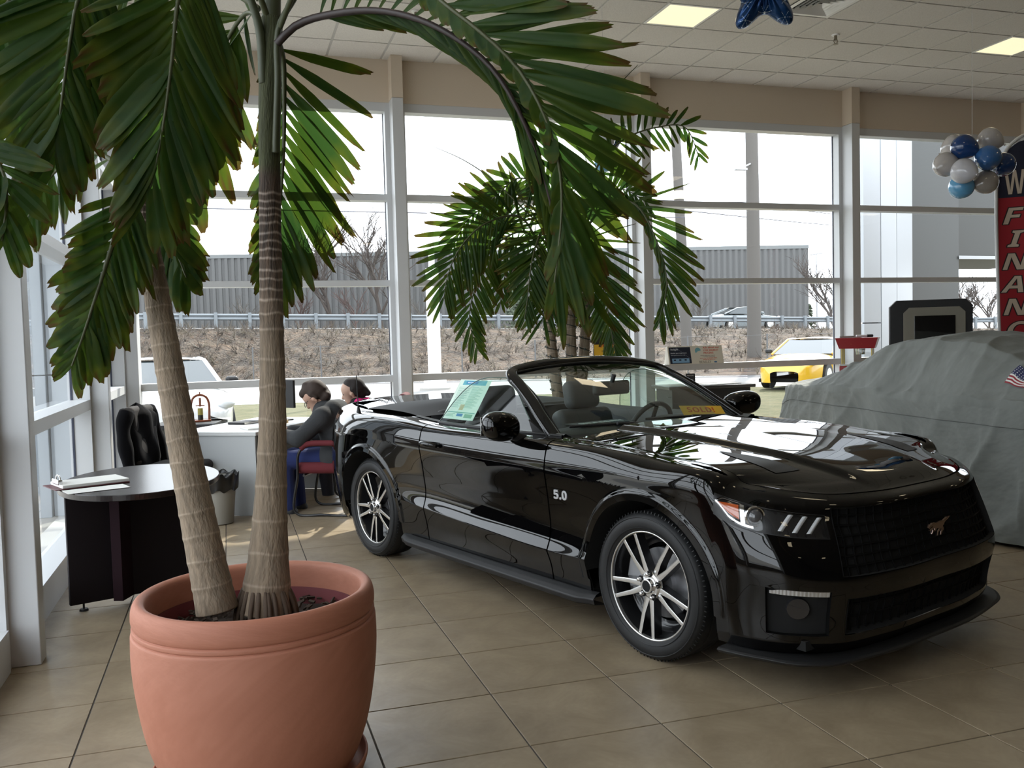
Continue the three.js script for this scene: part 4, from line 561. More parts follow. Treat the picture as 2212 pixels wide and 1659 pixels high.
// cabin
{
  const mTrim = M(RGB(0.045, 0.046, 0.047), 0.75), mSeat = M(RGB(0.05, 0.052, 0.055), 0.6), mGreyI = M(RGB(0.10, 0.105, 0.105), 0.7);
  part(car, 'cabin_floor', [span(-2.3, -0.6, 0.26, 0.28, -0.82, 0.82)], mDark);
  for (const g of [1, -1]) part(car, 'door_trim', grid((u, v) => { const x = lerp(-0.72, -2.32, u), s = lerp(8.05, 10.9, u); const e = S(s, 9); const k = [[0, 0], [0.02, 0.008], [0.07, -0.015], [0.09, -0.2], [0.13, -0.24], [0.13, -0.66]], i = Math.min(4, Math.floor(v * 5)), f = v * 5 - i; return V(e.x, e.y + 0.004 + lerp(k[i][1], k[i + 1][1], f), g * (e.z - lerp(k[i][0], k[i + 1][0], f))); }, 24, 20), mGreyI);
  part(car, 'dashboard', grid((u, v) => { const z = lerp(-0.70, 0.70, u), hump = 0.035 * Math.exp(-Math.pow((z + 0.37) / 0.17, 2)) + 0.02 * Math.exp(-Math.pow((z - 0.37) / 0.2, 2)); const k = [[-0.72, 0.965], [-0.95, 0.985], [-1.10, 0.975], [-1.14, 0.93], [-1.10, 0.80], [-1.0, 0.55]], i = Math.min(4, Math.floor(v * 5)), f = v * 5 - i; return V(lerp(k[i][0], k[i + 1][0], f), lerp(k[i][1], k[i + 1][1], f) + (v > 0.1 && v < 0.75 ? hump : 0) - 0.012, z); }, 40, 30), mTrim);
  const wh = part(car, 'steering_wheel', [new THREE.TorusGeometry(0.182, 0.016, 12, 48), ...[0, 2.1, -2.1].map((a) => rbox(0.17, 0.035, 0.016, 0.09, 0, 0, 0.008).rotateZ(a - PI / 2 + PI)), cyl(0.062, 0.062, 0.03, 0, 0, 0, 24).rotateX(PI / 2)], M(RGB(0.03, 0.03, 0.032), 0.5)); wh.position.set(-1.24, 0.90, -0.37); wh.rotation.set(0, PI / 2, 0); wh.rotateX(0.42);
  for (const [x, z] of [[-1.68, 0.37], [-1.68, -0.37]]) {
    const s = part(car, 'seat', [rbox(0.52, 0.16, 0.50, x + 0.14, 0.42, z, 0.06, 4), rbox(0.15, 0.58, 0.50, 0, 0, 0, 0.06, 4).rotateZ(0.28).translate(x - 0.17, 0.72, z)], mSeat);
    part(s, 'headrest', [rbox(0.11, 0.20, 0.29, 0, 0, 0, 0.05, 5).rotateZ(0.2).translate(x - 0.24, 1.10, z), bar([x - 0.2, 0.95, z - 0.06], [x - 0.23, 1.06, z - 0.06], 0.008), bar([x - 0.2, 0.95, z + 0.06], [x - 0.23, 1.06, z + 0.06], 0.008)], mSeat);
  }
  part(car, 'rear_bench', [rbox(0.16, 0.5, 1.2, 0, 0, 0, 0.05, 4).rotateZ(0.25).translate(-2.30, 0.78, 0), rbox(0.4, 0.16, 1.2, -2.1, 0.5, 0, 0.05)], mSeat);
  part(car, 'console', [rbox(0.9, 0.28, 0.22, -1.45, 0.45, 0, 0.05), bar([-1.25, 0.58, 0], [-1.25, 0.7, 0], 0.012), sph(0.026, -1.25, 0.71, 0)], mTrim);
  part(car, 'side_trim', both((g) => grid((u, v) => { const e = S(lerp(10.05, 10.9, u), 9); return V(e.x, e.y + 0.004 - 0.3 * v * v, g * (e.z - 0.01 - 0.14 * v)); }, 8, 6)), mTrim);
}
// sheets: window sticker, plate placard on the dash, SOLD tag
const mSticker = M(0xffffff, 0.7, 0, { map: canvasTex(512, 640, (c, w, h) => {
  c.fillStyle = '#cfe0d4'; c.fillRect(0, 0, w, h); c.fillStyle = '#5aa6b4'; c.fillRect(70, 14, 380, 74); c.fillStyle = '#2f7fae'; c.fillRect(120, 24, 190, 44); c.fillStyle = '#ffffff'; c.font = 'bold 26px sans-serif'; c.fillText('MUSTANG', 140, 56);
  c.fillStyle = '#7fae9c'; for (let i = 0; i < 20; i++) { c.fillRect(40, 120 + i * 17, 120 + (i * 53) % 90, 6); c.fillRect(260, 120 + i * 17, 110 + (i * 37) % 110, 6); } c.fillStyle = '#b9b08e'; c.fillRect(200, 400, 70, 90); c.fillStyle = '#5fa394'; c.fillRect(20, 520, 470, 14); c.fillStyle = '#4f86b6'; c.fillRect(210, 545, 100, 44); c.fillStyle = '#77a98f'; c.fillRect(340, 545, 130, 60); c.fillRect(30, 550, 150, 8); c.fillRect(30, 570, 130, 8); c.fillRect(30, 590, 140, 8);
}) });
part(car, 'window_sticker', (() => { const g = grid((u, v) => { const x = lerp(-1.58, -1.93, u) - 0.05 * (1 - v), y = lerp(1.01, 1.255, v); return V(x, y, 0.783 - 0.5 * Math.max(0, y - 0.97)); }, 6, 6); const uv = g.attributes.uv; for (let i = 0; i < uv.count; i++) uv.setX(i, 1 - uv.getX(i)); return g; })(), mSticker, 'printed price sheet on the glass');
const sheet = (w, h, draw) => canvasTex(w, h, draw);
{
  const m = part(car, 'dealer_plate', rbox(0.16, 0.004, 0.40, -0.98, 1.004, 0.30, 0.0015, 1), [1].map(() => M(RGB(0.02, 0.03, 0.03), 0.5))[0], 'dark plate with pale lettering BEASLEY');
  const t = part(m, 'plate_lettering', text3('BEASLEY', 0.052, 0.003).scale(1.15, 1, 1).rotateX(-PI / 2).rotateY(PI / 2 + 0), M(RGB(0.45, 0.47, 0.46), 0.5)); t.position.set(-0.955, 1.008, 0.30);
  const sold = part(car, 'sold_tag', new THREE.PlaneGeometry(0.30, 0.10), M(0xffffff, 0.6, 0, { map: sheet(256, 96, (c, w, h) => { c.fillStyle = '#e8b83a'; c.fillRect(0, 0, w, h); c.fillStyle = '#c8501e'; c.font = 'bold 60px sans-serif'; c.fillText('SOLD!', 36, 58); c.font = '16px sans-serif'; c.fillText('- - - - - - - - -', 60, 82); }) }), 'yellow tag reading SOLD!');
  const a = wsP(-0.62, 0.12); sold.position.copy(a).add(V(-0.03, 0.0, 0)); sold.rotation.set(0, PI / 2 - 0.25, 0, 'YXZ'); sold.rotateX(-0.9); sold.rotateZ(-0.08);
}
// ---------------------------------------------------------------- palms
function leafGeo(k, brown) {   // unit leaflet along +x, pleated, drooping; colours: blade, yellow margin, dry tip
  seed = 900 + k * 17; const n = 9, m = 4, pos = [], col = [], uv = [], idx = [], droop = [0.05, 0.12, 0.2, 0.3, 0.16, 0.08][k % 6], tw = [0.2, -0.25, 0.15, -0.1, 0.3, -0.3][k % 6], cut = [0.0, 0.3, -0.3, 0.15, -0.2, 0.4][k % 6], sway = rr(-0.05, 0.05);
  const g0 = [[0.018, 0.040, 0.010], [0.022, 0.046, 0.010], [0.015, 0.036, 0.012], [0.030, 0.052, 0.010], [0.020, 0.044, 0.014], [0.026, 0.046, 0.008]][k % 6];
  for (let i = 0; i <= n; i++) { const t = i / n, w = Math.min(1, 0.25 + 2.6 * t) * (t < 0.72 ? 1 : 1 - 0.6 * Math.pow((t - 0.72) / 0.28, 1.6)); const a = tw * t;
    for (let j = 0; j <= m; j++) { const s = j / m * 2 - 1, x = t + (i === n ? cut * s * 0.09 + rr(-0.03, 0.03) : 0); const y0 = s * 0.5 * w, z0 = (Math.abs(s) < 0.3 ? -0.10 : Math.abs(s) < 0.8 ? 0.04 : -0.02) * w * 0.8; pos.push(x, y0 * Math.cos(a) - z0 * Math.sin(a) + sway * t * t * 4, y0 * Math.sin(a) + z0 * Math.cos(a)); uv.push(t, j / m);
      const dry = brown && ((i === n && rnd() < 0.75) || (i === n - 1 && rnd() < 0.12)) ? 1 : 0, yel = clamp(rnd() * 0.5 + (t > 0.75 ? 0.35 : 0) + (Math.abs(s) > 0.8 ? 0.2 : 0) - 0.35, 0, 1); const c = dry ? [0.060, 0.030, 0.014] : [lerp(g0[0], 0.085, yel), lerp(g0[1], 0.085, yel), lerp(g0[2], 0.012, yel)]; col.push(...c); }
  }
  for (let i = 0; i <= n; i++) for (let j = 0; j <= m; j++) { const o = (i * (m + 1) + j) * 3, t = i / n; pos[o + 2] -= droop * t * t * 2.2; }
  for (let i = 0; i < n; i++) for (let j = 0; j < m; j++) { const a = i * (m + 1) + j, b = a + m + 1; idx.push(a, b, a + 1, a + 1, b, b + 1); }
  const g = new THREE.BufferGeometry(); g.setAttribute('position', new THREE.Float32BufferAttribute(pos, 3)); g.setAttribute('uv', new THREE.Float32BufferAttribute(uv, 2)); g.setAttribute('color', new THREE.Float32BufferAttribute(col, 3)); g.setIndex(idx); g.computeVertexNormals(); return g;
}
const leafGeos = [0, 1, 2, 3, 4, 5].map((k) => leafGeo(k, true));
const mLeaf = MP(RGB(1.65, 1.75, 0.95), 0.5, { specularIntensity: 0.3, vertexColors: true, transmission: 0.5, thickness: 0 });
const mRachis = M(RGB(0.055, 0.062, 0.022), 0.5), mRachisD = M(RGB(0.03, 0.018, 0.016), 0.5);
// one frond: path in (u, v, depth); L, A: leaflet length and angle at [start, middle, end] for the right-hand and left-hand side
function frond(parent, o) {
  seed = o.seed ?? 5; const c = curve(o.pts.map((p) => at(...p))), fr = part(parent, 'frond', taper(c.getPoints(20), (t) => (o.r ?? 0.010) * (1 - 0.8 * t) + 0.0012, 36, 7), o.rach ?? mRachis), list = [];
  const q3 = (a, t) => (t < 0.5 ? lerp(a[0], a[1], t * 2) : lerp(a[1], a[2], t * 2 - 1)); const n = o.n;
  for (let i = 0; i < n; i++) for (const sd of [1, -1]) {
    const t = lerp(o.t0 ?? 0.15, 0.995, (i + (sd > 0 ? 0.15 : 0.5)) / n), tl = (t - (o.t0 ?? 0.15)) / (1 - (o.t0 ?? 0.15)), Ls = sd > 0 ? o.R : o.L; if (!Ls) continue;
    const p = c.getPointAt(t), T = c.getTangentAt(t), vd = p.clone().sub(EYE).normalize(); let B = vd.clone().cross(T).normalize().negate(); const Nn = T.clone().cross(B).normalize(); const roll = (o.roll ?? 0) + (sd > 0 ? o.rollR ?? 0 : o.rollL ?? 0);
    B = B.multiplyScalar(Math.cos(roll)).addScaledVector(Nn, Math.sin(roll)); const al = (q3(sd > 0 ? o.aR : o.aL, tl) + rr(-1, 1) * (o.jit ?? 3.5)) * PI / 180; const D = T.clone().multiplyScalar(Math.cos(al)).addScaledVector(B, sd * Math.sin(al)); D.y -= o.droop ?? 0.12; D.normalize();
    const len = q3(Ls, tl) * rr(0.86, 1.1), wid = (o.w ?? 0.05) * rr(0.8, 1.15) * (0.75 + 0.5 * Math.sin(PI * clamp(tl, 0, 1)));
    let Z = Nn.clone().multiplyScalar(Math.sign(Nn.dot(vd)) * -1).add(V(rr(-0.3, 0.3), 0.3, rr(-0.3, 0.3))); Z.addScaledVector(D, -Z.dot(D)).normalize(); const Y = Z.clone().cross(D); list.push({ mat: new THREE.Matrix4().makeBasis(D.multiplyScalar(len), Y.multiplyScalar(wid), Z.multiplyScalar(len * (o.curl ?? 1) * 0.22)).setPosition(p), k: Math.floor(rnd() * 6) });
  }
  if (o.merged) { const gs = list.map((l) => leafGeos[l.k].clone().applyMatrix4(l.mat).toNonIndexed()); const g = mergeGeometries(gs); g.computeVertexNormals(); part(fr, 'leaflets', g, mLeaf, undefined, 'stuff'); }
  else for (const l of list) { const m = part(fr, 'leaflet', leafGeos[l.k], mLeaf); m.matrixAutoUpdate = true; l.mat.decompose(m.position, m.quaternion, m.scale); }
  return fr;
}
// bark: rings closer towards the crown, bare green shaft on top
function barkTex(rings, split, tone) {
  return tex(256, 1024, (x, y) => { const n = tn(x, y, 20, 2, 4), st = N3(x * 46, y * 60, 3) * 0.6 + N3(x * 24, y * 14, 9) * 0.5, wob = y + 0.004 * N3(x * 6, y * 20); let ring = 0; for (const r of rings) { const d = Math.abs(wob - r); if (d < 0.0035) ring = Math.max(ring, 1 - d / 0.0035); }
    const up = smooth(split - 0.34, split - 0.1, y), g = smooth(split, split + 0.03, y); const b = 0.50 + 0.16 * n + 0.05 * st; let c = [b * 1.02, b * 0.90, b * 0.76]; const dk = 0.28 + 0.25 * n + 0.05 * st; c = [lerp(c[0], dk, up * tone), lerp(c[1], dk * 0.82, up * tone), lerp(c[2], dk * 0.68, up * tone)]; const k = ring * (0.10 + 0.22 * up); c = c.map((v) => v + k); const gs = 0.27 + 0.12 * n; return [lerp(c[0], gs * 0.95, g), lerp(c[1], gs, g), lerp(c[2], gs * 0.62, g)]; });
}
function trunk(parent, pts, rad, rings, split, tone = 1, name = 'trunk') {
  const c = curve(pts), g = taper(c.getPoints(40), (t) => { let r = rad(t); for (const q of rings) { const d = (t - q) / 0.007; r += 0.0016 * Math.exp(-d * d) - 0.001 * Math.exp(-(d + 1.6) * (d + 1.6)); } return r; }, 260, 24), uv = g.attributes.uv, L = c.getLength(); for (let i = 0; i < uv.count; i++) uv.setY(i, uv.getY(i) / L);
  return part(parent, name, g, M(0xffffff, 0.85, 0, { map: barkTex(rings, split, tone), bumpMap: tex(256, 512, (x, y) => grey(0.5 + 0.4 * N3(x * 44, y * 50, 4) + 0.35 * N3(x * 110, y * 160, 4)), false), bumpScale: 0.003 }));
}
const ringsOf = (a, b, s0, s1) => { const o = []; let y = a; while (y < b) { o.push(y); y += lerp(s0, s1, (y - a) / (b - a)) * rr(0.8, 1.2); } return o; };
// big palm in the terracotta pot
const PX = 0.062, PZ = -3.22;
const pot = thing('terracotta_pot', 'large rounded terracotta coloured planter on a saucer in the foreground', 'planter', [PX, 0, PZ]);
const clayTex = tex(512, 512, (x, y) => { const n = tn(x, y, 4, 2, 5) * 0.06 + tn(x, y, 60, 5, 3) * 0.04; return [0.68 + n, 0.445 + n, 0.355 + n]; });
const mClay = M(0xffffff, 0.62, 0, { map: clayTex, bumpMap: tex(256, 256, (x, y) => grey(0.5 + 0.5 * tn(x, y, 90, 3, 3)), false, 3), bumpScale: 0.0006 });
part(pot, 'pot_body', latheS([[0.20, 0.055], [0.305, 0.06], [0.334, 0.09], [0.372, 0.2], [0.396, 0.33], [0.408, 0.45], [0.408, 0.545], [0.405, 0.562], [0.3995, 0.567], [0.4035, 0.572], [0.4035, 0.583], [0.398, 0.588], [0.402, 0.594], [0.405, 0.61], [0.404, 0.635], [0.397, 0.658], [0.383, 0.669], [0.366, 0.664], [0.358, 0.648], [0.356, 0.60], [0.354, 0.56]], 96, 140), mClay);
part(pot, 'liner', [lathe([[0.348, 0.45], [0.353, 0.575], [0.343, 0.578], [0.338, 0.45]], 64)], M(RGB(0.16, 0.03, 0.035), 0.6), 'dark red inner liner');
part(pot, 'saucer', latheS([[0.0, 0.004], [0.31, 0.004], [0.345, 0.015], [0.362, 0.05], [0.365, 0.068], [0.357, 0.07], [0.342, 0.035], [0.28, 0.028], [0, 0.028]], 80, 70), mClay);
const soilG = grid((u, v) => { const r = 0.349 * v, a = u * 2 * PI; return V(Math.cos(a) * r, 0.515 + 0.035 * fbm(Math.cos(a) * r * 14, Math.sin(a) * r * 14, 3), Math.sin(a) * r); }, 60, 20);
part(pot, 'soil', soilG, M(RGB(0.035, 0.024, 0.018), 1), 'dark bark mulch');
{ seed = 77; const g = []; for (let i = 0; i < 260; i++) { const a = rr(0, 2 * PI), r = 0.335 * Math.sqrt(rnd()); g.push(box(rr(0.015, 0.045), 0.006, rr(0.006, 0.016)).rotateX(rr(-0.6, 0.6)).rotateY(rr(0, 6)).rotateZ(rr(-0.7, 0.7)).translate(Math.cos(a) * r, 0.53 + rr(0, 0.02), Math.sin(a) * r)); } part(pot, 'mulch_chips', g, M(RGB(0.05, 0.034, 0.024), 1), undefined, 'stuff'); }
const palm = thing('potted_palm', 'large two-trunked palm with drooping dark green fronds in the terracotta planter', 'palm');
seed = 21; const r1 = ringsOf(0.06, 0.84, 0.062, 0.04).concat(ringsOf(0.84, 0.97, 0.018, 0.012));
trunk(palm, [at(470, 1320, 3.05), at(440, 1180, 3.05), at(404, 1000, 3.06), at(367, 800, 3.07), at(330, 590, 3.08), at(302, 440, 3.1), at(290, 350, 3.1)], (t) => 0.036 + 0.031 * Math.pow(1 - t, 1.4) + 0.004 * Math.exp(-t * 30), r1, 0.985, 0.9);
seed = 23; const r2 = ringsOf(0.05, 0.5, 0.058, 0.045).concat(ringsOf(0.5, 0.715, 0.02, 0.012));
trunk(palm, [at(572, 1322, 3.12), at(578, 1240, 3.12), at(584, 1100, 3.12), at(589, 900, 3.13), at(586, 650, 3.14), at(583, 420, 3.14), at(582, 200, 3.14), at(588, 40, 3.14)], (t) => 0.0365 + 0.012 * (1 - smooth(0, 0.75, t)) + 0.048 * Math.exp(-t * 9), r2, 0.725, 1);
{ const rt = []; seed = 31; for (let i = 0; i < 26; i++) { const a = i / 26 * 2 * PI + rr(-0.1, 0.1), b = at(574, 1290, 3.12), c0 = V(Math.cos(a), 0, Math.sin(a)); rt.push(taper([b.clone().addScaledVector(c0, 0.072).add(V(0, 0.035, 0)), b.clone().addScaledVector(c0, 0.096).add(V(0, -0.02, 0)), b.clone().addScaledVector(c0, 0.108).add(V(0, -0.085, 0))], (t) => 0.0095 - 0.002 * t, 6, 6)); } part(palm, 'roots', rt, M(RGB(0.10, 0.07, 0.05), 0.95), undefined, 'stuff'); }
part(palm, 'crown_shaft', [taper([at(596, 330, 3.11), at(600, 180, 3.1), at(602, 60, 3.1), at(640, -10, 3.08)], (t) => 0.014 - 0.004 * t, 16, 8), taper([at(570, 180, 3.12), at(560, 60, 3.1), at(520, -60, 3.05)], (t) => 0.018 - 0.006 * t, 12, 8), taper([at(585, 60, 3.14), at(590, -40, 3.14), at(600, -140, 3.14)], (t) => 0.034 - 0.012 * t, 12, 12)], M(RGB(0.05, 0.058, 0.026), 0.5));
const F = (o) => frond(palm, o);
F({ seed: 1, pts: [[598, 95, 3.1], [640, 55, 3.08], [720, 30, 3.0], [830, 24, 2.9], [950, 62, 2.8], [1060, 145, 2.75], [1125, 250, 2.75], [1165, 350, 2.8], [1192, 450, 2.85], [1215, 575, 2.9]], n: 28, t0: 0.12, R: [0.30, 0.46, 0.30], aR: [62, 52, 22], L: [0.20, 0.34, 0.24], aL: [24, 16, 14], rollL: 0.9, rollR: -0.15, w: 0.033, r: 0.013, jit: 7, rach: mRachisD, droop: 0.12 });
F({ seed: 2, pts: [[604, 60, 3.1], [690, -110, 2.9], [840, -95, 2.7], [950, 0, 2.6], [1045, 75, 2.55], [1120, 150, 2.55], [1180, 260, 2.55], [1208, 360, 2.6], [1213, 460, 2.62], [1198, 610, 2.66]], n: 24, t0: 0.34, R: [0.34, 0.40, 0.26], aR: [48, 40, 16], L: [0.10, 0.09, 0.14], aL: [24, 18, 12], w: 0.035, r: 0.009, jit: 7, droop: 0.1 });
F({ seed: 3, pts: [[600, 85, 3.18], [612, 130, 3.28], [614, 220, 3.32], [613, 320, 3.34], [606, 430, 3.36], [596, 520, 3.36], [588, 575, 3.36]], n: 18, t0: 0.06, R: [0.40, 0.38, 0.22], aR: [54, 40, 18], L: [0.18, 0.20, 0.16], aL: [40, 36, 24], w: 0.042, droop: 0.08 });
F({ seed: 4, pts: [[575, 30, 3.05], [500, -150, 2.8], [420, -100, 2.62], [385, 0, 2.55], [372, 120, 2.55], [357, 240, 2.55], [340, 340, 2.56], [325, 405, 2.58]], n: 20, t0: 0.42, R: [0.40, 0.38, 0.22], aR: [42, 34, 14], L: [0.36, 0.32, 0.20], aL: [52, 36, 14], w: 0.050, droop: 0.04 });
F({ seed: 5, pts: [[560, 0, 3.1], [400, -240, 2.85], [230, -150, 2.65], [168, 0, 2.6], [151, 90, 2.6], [137, 190, 2.6], [126, 280, 2.6], [120, 340, 2.62]], n: 18, t0: 0.52, R: [0.34, 0.32, 0.18], aR: [38, 28, 14], L: [0.40, 0.36, 0.20], aL: [58, 42, 18], w: 0.047, droop: 0.04 });
F({ seed: 6, pts: [[292, 385, 3.04], [276, 430, 2.96], [242, 530, 2.9], [207, 640, 2.9], [174, 740, 2.9], [155, 790, 2.9]], n: 17, t0: 0.12, R: [0.30, 0.26, 0.12], aR: [30, 32, 22], L: [0.20, 0.19, 0.10], aL: [42, 42, 24], w: 0.038, droop: 0.04 });
F({ seed: 7, pts: [[296, 380, 3.16], [335, 440, 3.3], [375, 530, 3.34], [402, 600, 3.34]], n: 10, t0: 0.2, R: [0.24, 0.18, 0.12], aR: [34, 24, 14], L: [0.24, 0.24, 0.14], aL: [42, 30, 18], w: 0.05, droop: 0.1 });
F({ seed: 8, merged: true, pts: [[-160, 120, 2.6], [-70, 270, 2.5], [6, 372, 2.45], [14, 430, 2.45], [4, 520, 2.45]], n: 8, t0: 0.5, R: [0.16, 0.16, 0.16], aR: [42, 36, 24], L: [0.16, 0.14, 0.1], aL: [40, 36, 20], w: 0.04, droop: 0.1 });
F({ seed: 9, merged: true, pts: [[560, 20, 3.2], [330, -120, 3.3], [130, -90, 3.3], [-10, 40, 3.3], [-70, 220, 3.3]], n: 12, t0: 0.3, R: [0.34, 0.36, 0.2], aR: [60, 46, 24], L: [0.3, 0.42, 0.3], aL: [60, 46, 22], w: 0.06, droop: 0.25 });
F({ seed: 10, merged: true, pts: [[580, 60, 3.2], [530, 30, 3.4], [480, 110, 3.5], [450, 230, 3.55], [428, 330, 3.55], [412, 400, 3.55]], n: 11, t0: 0.2, R: [0.3, 0.28, 0.16], aR: [40, 30, 16], L: [0.34, 0.32, 0.16], aL: [46, 36, 18], w: 0.06, droop: 0.1 });
F({ seed: 12, merged: true, pts: [[286, 380, 3.1], [200, 330, 3.2], [110, 380, 3.3], [60, 470, 3.3]], n: 8, t0: 0.2, R: [0.2, 0.24, 0.14], aR: [40, 34, 18], L: [0.2, 0.2, 0.12], aL: [46, 36, 18], w: 0.045, droop: 0.2 });
part(palm, 'new_spear', [taper([at(1290, 235, 3.0), at(1330, 190, 3.0), at(1378, 140, 3.0)], (t) => 0.004 - 0.003 * t, 10, 5)], mRachis);
// palm cluster behind the car
const palm2 = thing('palm_cluster', 'three slim palms strung with dark lights in a pot behind the car', 'palm'), BD = 8.2;
part(palm2, 'pot', latheS([[0.15, 0.0], [0.27, 0.0], [0.30, 0.1], [0.34, 0.36], [0.355, 0.42], [0.33, 0.43], [0.31, 0.40], [0, 0.38]], 48, 50).translate(3.02, 0, -7.75), M(RGB(0.05, 0.05, 0.05), 0.6));
const tr = [[[1222, 1010], [1206, 860], [1194, 770], [1180, 640], [1168, 540]], [[1236, 1010], [1236, 860], [1234, 760], [1231, 640], [1228, 520]], [[1250, 1010], [1252, 870], [1262, 760], [1266, 620], [1264, 490]]];
tr.forEach((p, k) => { seed = 60 + k; trunk(palm2, p.map(([u, v], i) => at(u, v, BD + (k - 1) * 0.08)), (t) => 0.046 + 0.022 * Math.pow(1 - t, 2) - 0.006 * t, ringsOf(0.05, 0.95, 0.05, 0.03), 0.985, 0.5); });
tr.forEach((p, k) => { const c = curve(p.map(([u, v]) => at(u, v, BD + (k - 1) * 0.08))), pts = []; for (let i = 0; i <= 90; i++) { const t = lerp(0.3, [0.72, 0.78, 0.78][k], i / 90), q = c.getPointAt(t), a = i * 0.75; pts.push(q.add(V(Math.cos(a), 0, Math.sin(a)).multiplyScalar(0.056 + 0.008 * Math.sin(i * 2.1)))); } part(palm2, 'light_string', tube(pts, 0.0045, 400, 4), M(RGB(0.01, 0.018, 0.012), 0.6), undefined); part(palm2, 'mini_bulbs', pts.filter((_, i) => i % 3 === 0).map((q) => cyl(0.006, 0.003, 0.028, q.x, q.y, q.z, 6)), M(RGB(0.12, 0.14, 0.13), 0.2), undefined, 'stuff'); });
const B = (o) => frond(palm2, { merged: true, w: 0.043, r: 0.011, jit: 6, droop: 0.12, curl: 0.8, ...o, pts: o.pts.map(([u, v, d]) => [u, v, BD + (d ?? 0)]) });
const std = { R: [0.40, 0.50, 0.26], L: [0.40, 0.50, 0.26], aR: [58, 50, 22], aL: [58, 50, 22] };
B({ ...std, seed: 101, n: 21, pts: [[1172, 545], [1125, 470, -0.1], [1045, 485, -0.3], [988, 545, -0.4], [966, 600, -0.4], [958, 650, -0.4]], t0: 0.15 });
B({ ...std, seed: 102, n: 21, pts: [[1176, 550], [1130, 500, 0.2], [1065, 535, 0.3], [1030, 610, 0.3], [1014, 690, 0.3], [1032, 758, 0.3]], t0: 0.15, R: [0.36, 0.38, 0.16], L: [0.36, 0.38, 0.18] });
B({ ...std, seed: 103, n: 17, pts: [[1178, 555], [1140, 530, 0.6], [1100, 570, 0.7], [1085, 625, 0.7], [1080, 660, 0.7]], t0: 0.1, R: [0.34, 0.34, 0.12], L: [0.34, 0.34, 0.14] });
B({ ...std, seed: 104, n: 19, pts: [[1185, 540], [1170, 500, -0.5], [1150, 560, -0.7], [1140, 640, -0.7], [1133, 690, -0.7]], t0: 0.1, R: [0.4, 0.4, 0.14], L: [0.4, 0.4, 0.14] });
B({ ...std, seed: 105, n: 21, pts: [[1264, 500], [1285, 520, -0.2], [1302, 600, -0.3], [1316, 690, -0.3], [1330, 770, -0.3]], t0: 0.08, R: [0.42, 0.44, 0.16], L: [0.34, 0.38, 0.16], aR: [60, 46, 20], aL: [56, 44, 20] });
B({ ...std, seed: 106, n: 23, pts: [[1262, 500], [1310, 440, -0.2], [1370, 440, -0.4], [1418, 520, -0.5], [1440, 610, -0.5], [1422, 700, -0.5]], t0: 0.12, R: [0.48, 0.52, 0.22], L: [0.2, 0.2, 0.1], aR: [50, 40, 18], aL: [24, 20, 14] });
B({ ...std, seed: 107, n: 19, pts: [[1262, 480], [1290, 360], [1350, 300, 0.1], [1420, 275, 0.2], [1480, 275, 0.3], [1512, 345, 0.3]], t0: 0.22, R: [0.26, 0.24, 0.16], L: [0.28, 0.26, 0.16], aR: [70, 60, 26], aL: [70, 60, 26], w: 0.036 });
B({ ...std, seed: 108, n: 17, pts: [[1215, 500], [1180, 410], [1120, 385], [1075, 420], [1040, 450]], t0: 0.2, R: [0.24, 0.28, 0.16], L: [0.24, 0.28, 0.16] });
B({ ...std, seed: 109, n: 16, pts: [[1232, 530], [1245, 590, 0.5], [1238, 650, 0.6], [1216, 712, 0.6]], t0: 0.1, R: [0.3, 0.3, 0.12], L: [0.3, 0.3, 0.12] });
B({ ...std, seed: 110, n: 19, pts: [[1190, 520], [1140, 440, 0.3], [1080, 435, 0.4], [1015, 470, 0.4], [975, 540, 0.4]], t0: 0.15, R: [0.36, 0.4, 0.2], L: [0.36, 0.4, 0.2] });
B({ ...std, seed: 111, n: 17, pts: [[1230, 520], [1215, 450, -0.4], [1195, 520, -0.6], [1185, 620, -0.6], [1170, 700, -0.6]], t0: 0.1 });
B({ ...std, seed: 112, n: 16, pts: [[1264, 490], [1300, 420, 0.4], [1350, 410, 0.6], [1400, 440, 0.6]], t0: 0.15, R: [0.36, 0.36, 0.2], L: [0.36, 0.36, 0.2] });
part(palm2, 'new_spear', taper([at(1150, 470, BD), at(1060, 385, BD), at(1000, 345, BD), at(935, 316, BD)], (t) => 0.009 - 0.007 * t, 16, 6), mRachis);
// ---------------------------------------------------------------- furniture and people by the window
const mDeskG = M(RGB(0.46, 0.48, 0.49), 0.45), mBlack = M(RGB(0.012, 0.012, 0.014), 0.6), mPaper = M(RGB(0.85, 0.85, 0.82), 0.8), mTube = M(RGB(0.012, 0.012, 0.013), 0.3);
const desk = thing('office_desk', 'pale grey office desk with a full end panel beside the seated man', 'desk', [-0.48, 0, -8.64], -0.542);
part(desk, 'end_panel', rspan(0, 0.80, 0.005, 0.715, -0.03, 0, 0.003), mDeskG); part(desk, 'desktop', rspan(-0.015, 0.815, 0.715, 0.75, -1.5, 0.012, 0.006), M(RGB(0.62, 0.63, 0.63), 0.35)); part(desk, 'far_panel', rspan(0, 0.80, 0.005, 0.715, -1.48, -1.45, 0.003), mDeskG); part(desk, 'modesty_panel', rspan(0.06, 0.085, 0.2, 0.715, -1.45, -0.03, 0.003), mDeskG);
const desk2 = thing('side_desk', 'low black side desk behind the pale grey desk', 'desk', [-0.62, 0, -9.78], -0.2);
part(desk2, 'desktop', rspan(-0.1, 0.52, 0.70, 0.745, -0.45, 0.28, 0.006), mBlack); for (const x of [-0.08, 0.48]) part(desk2, 'leg_panel', rspan(x - 0.012, x + 0.02, 0, 0.70, -0.42, 0.25, 0.003), mBlack);
const onDesk = (x, z, y = 0.75) => desk.localToWorld(V(x, y, z)); desk.updateMatrixWorld(true); desk2.updateMatrixWorld(true);
function put(o, p, turn = 0) { o.position.copy(p); o.rotation.y = turn; return o; }
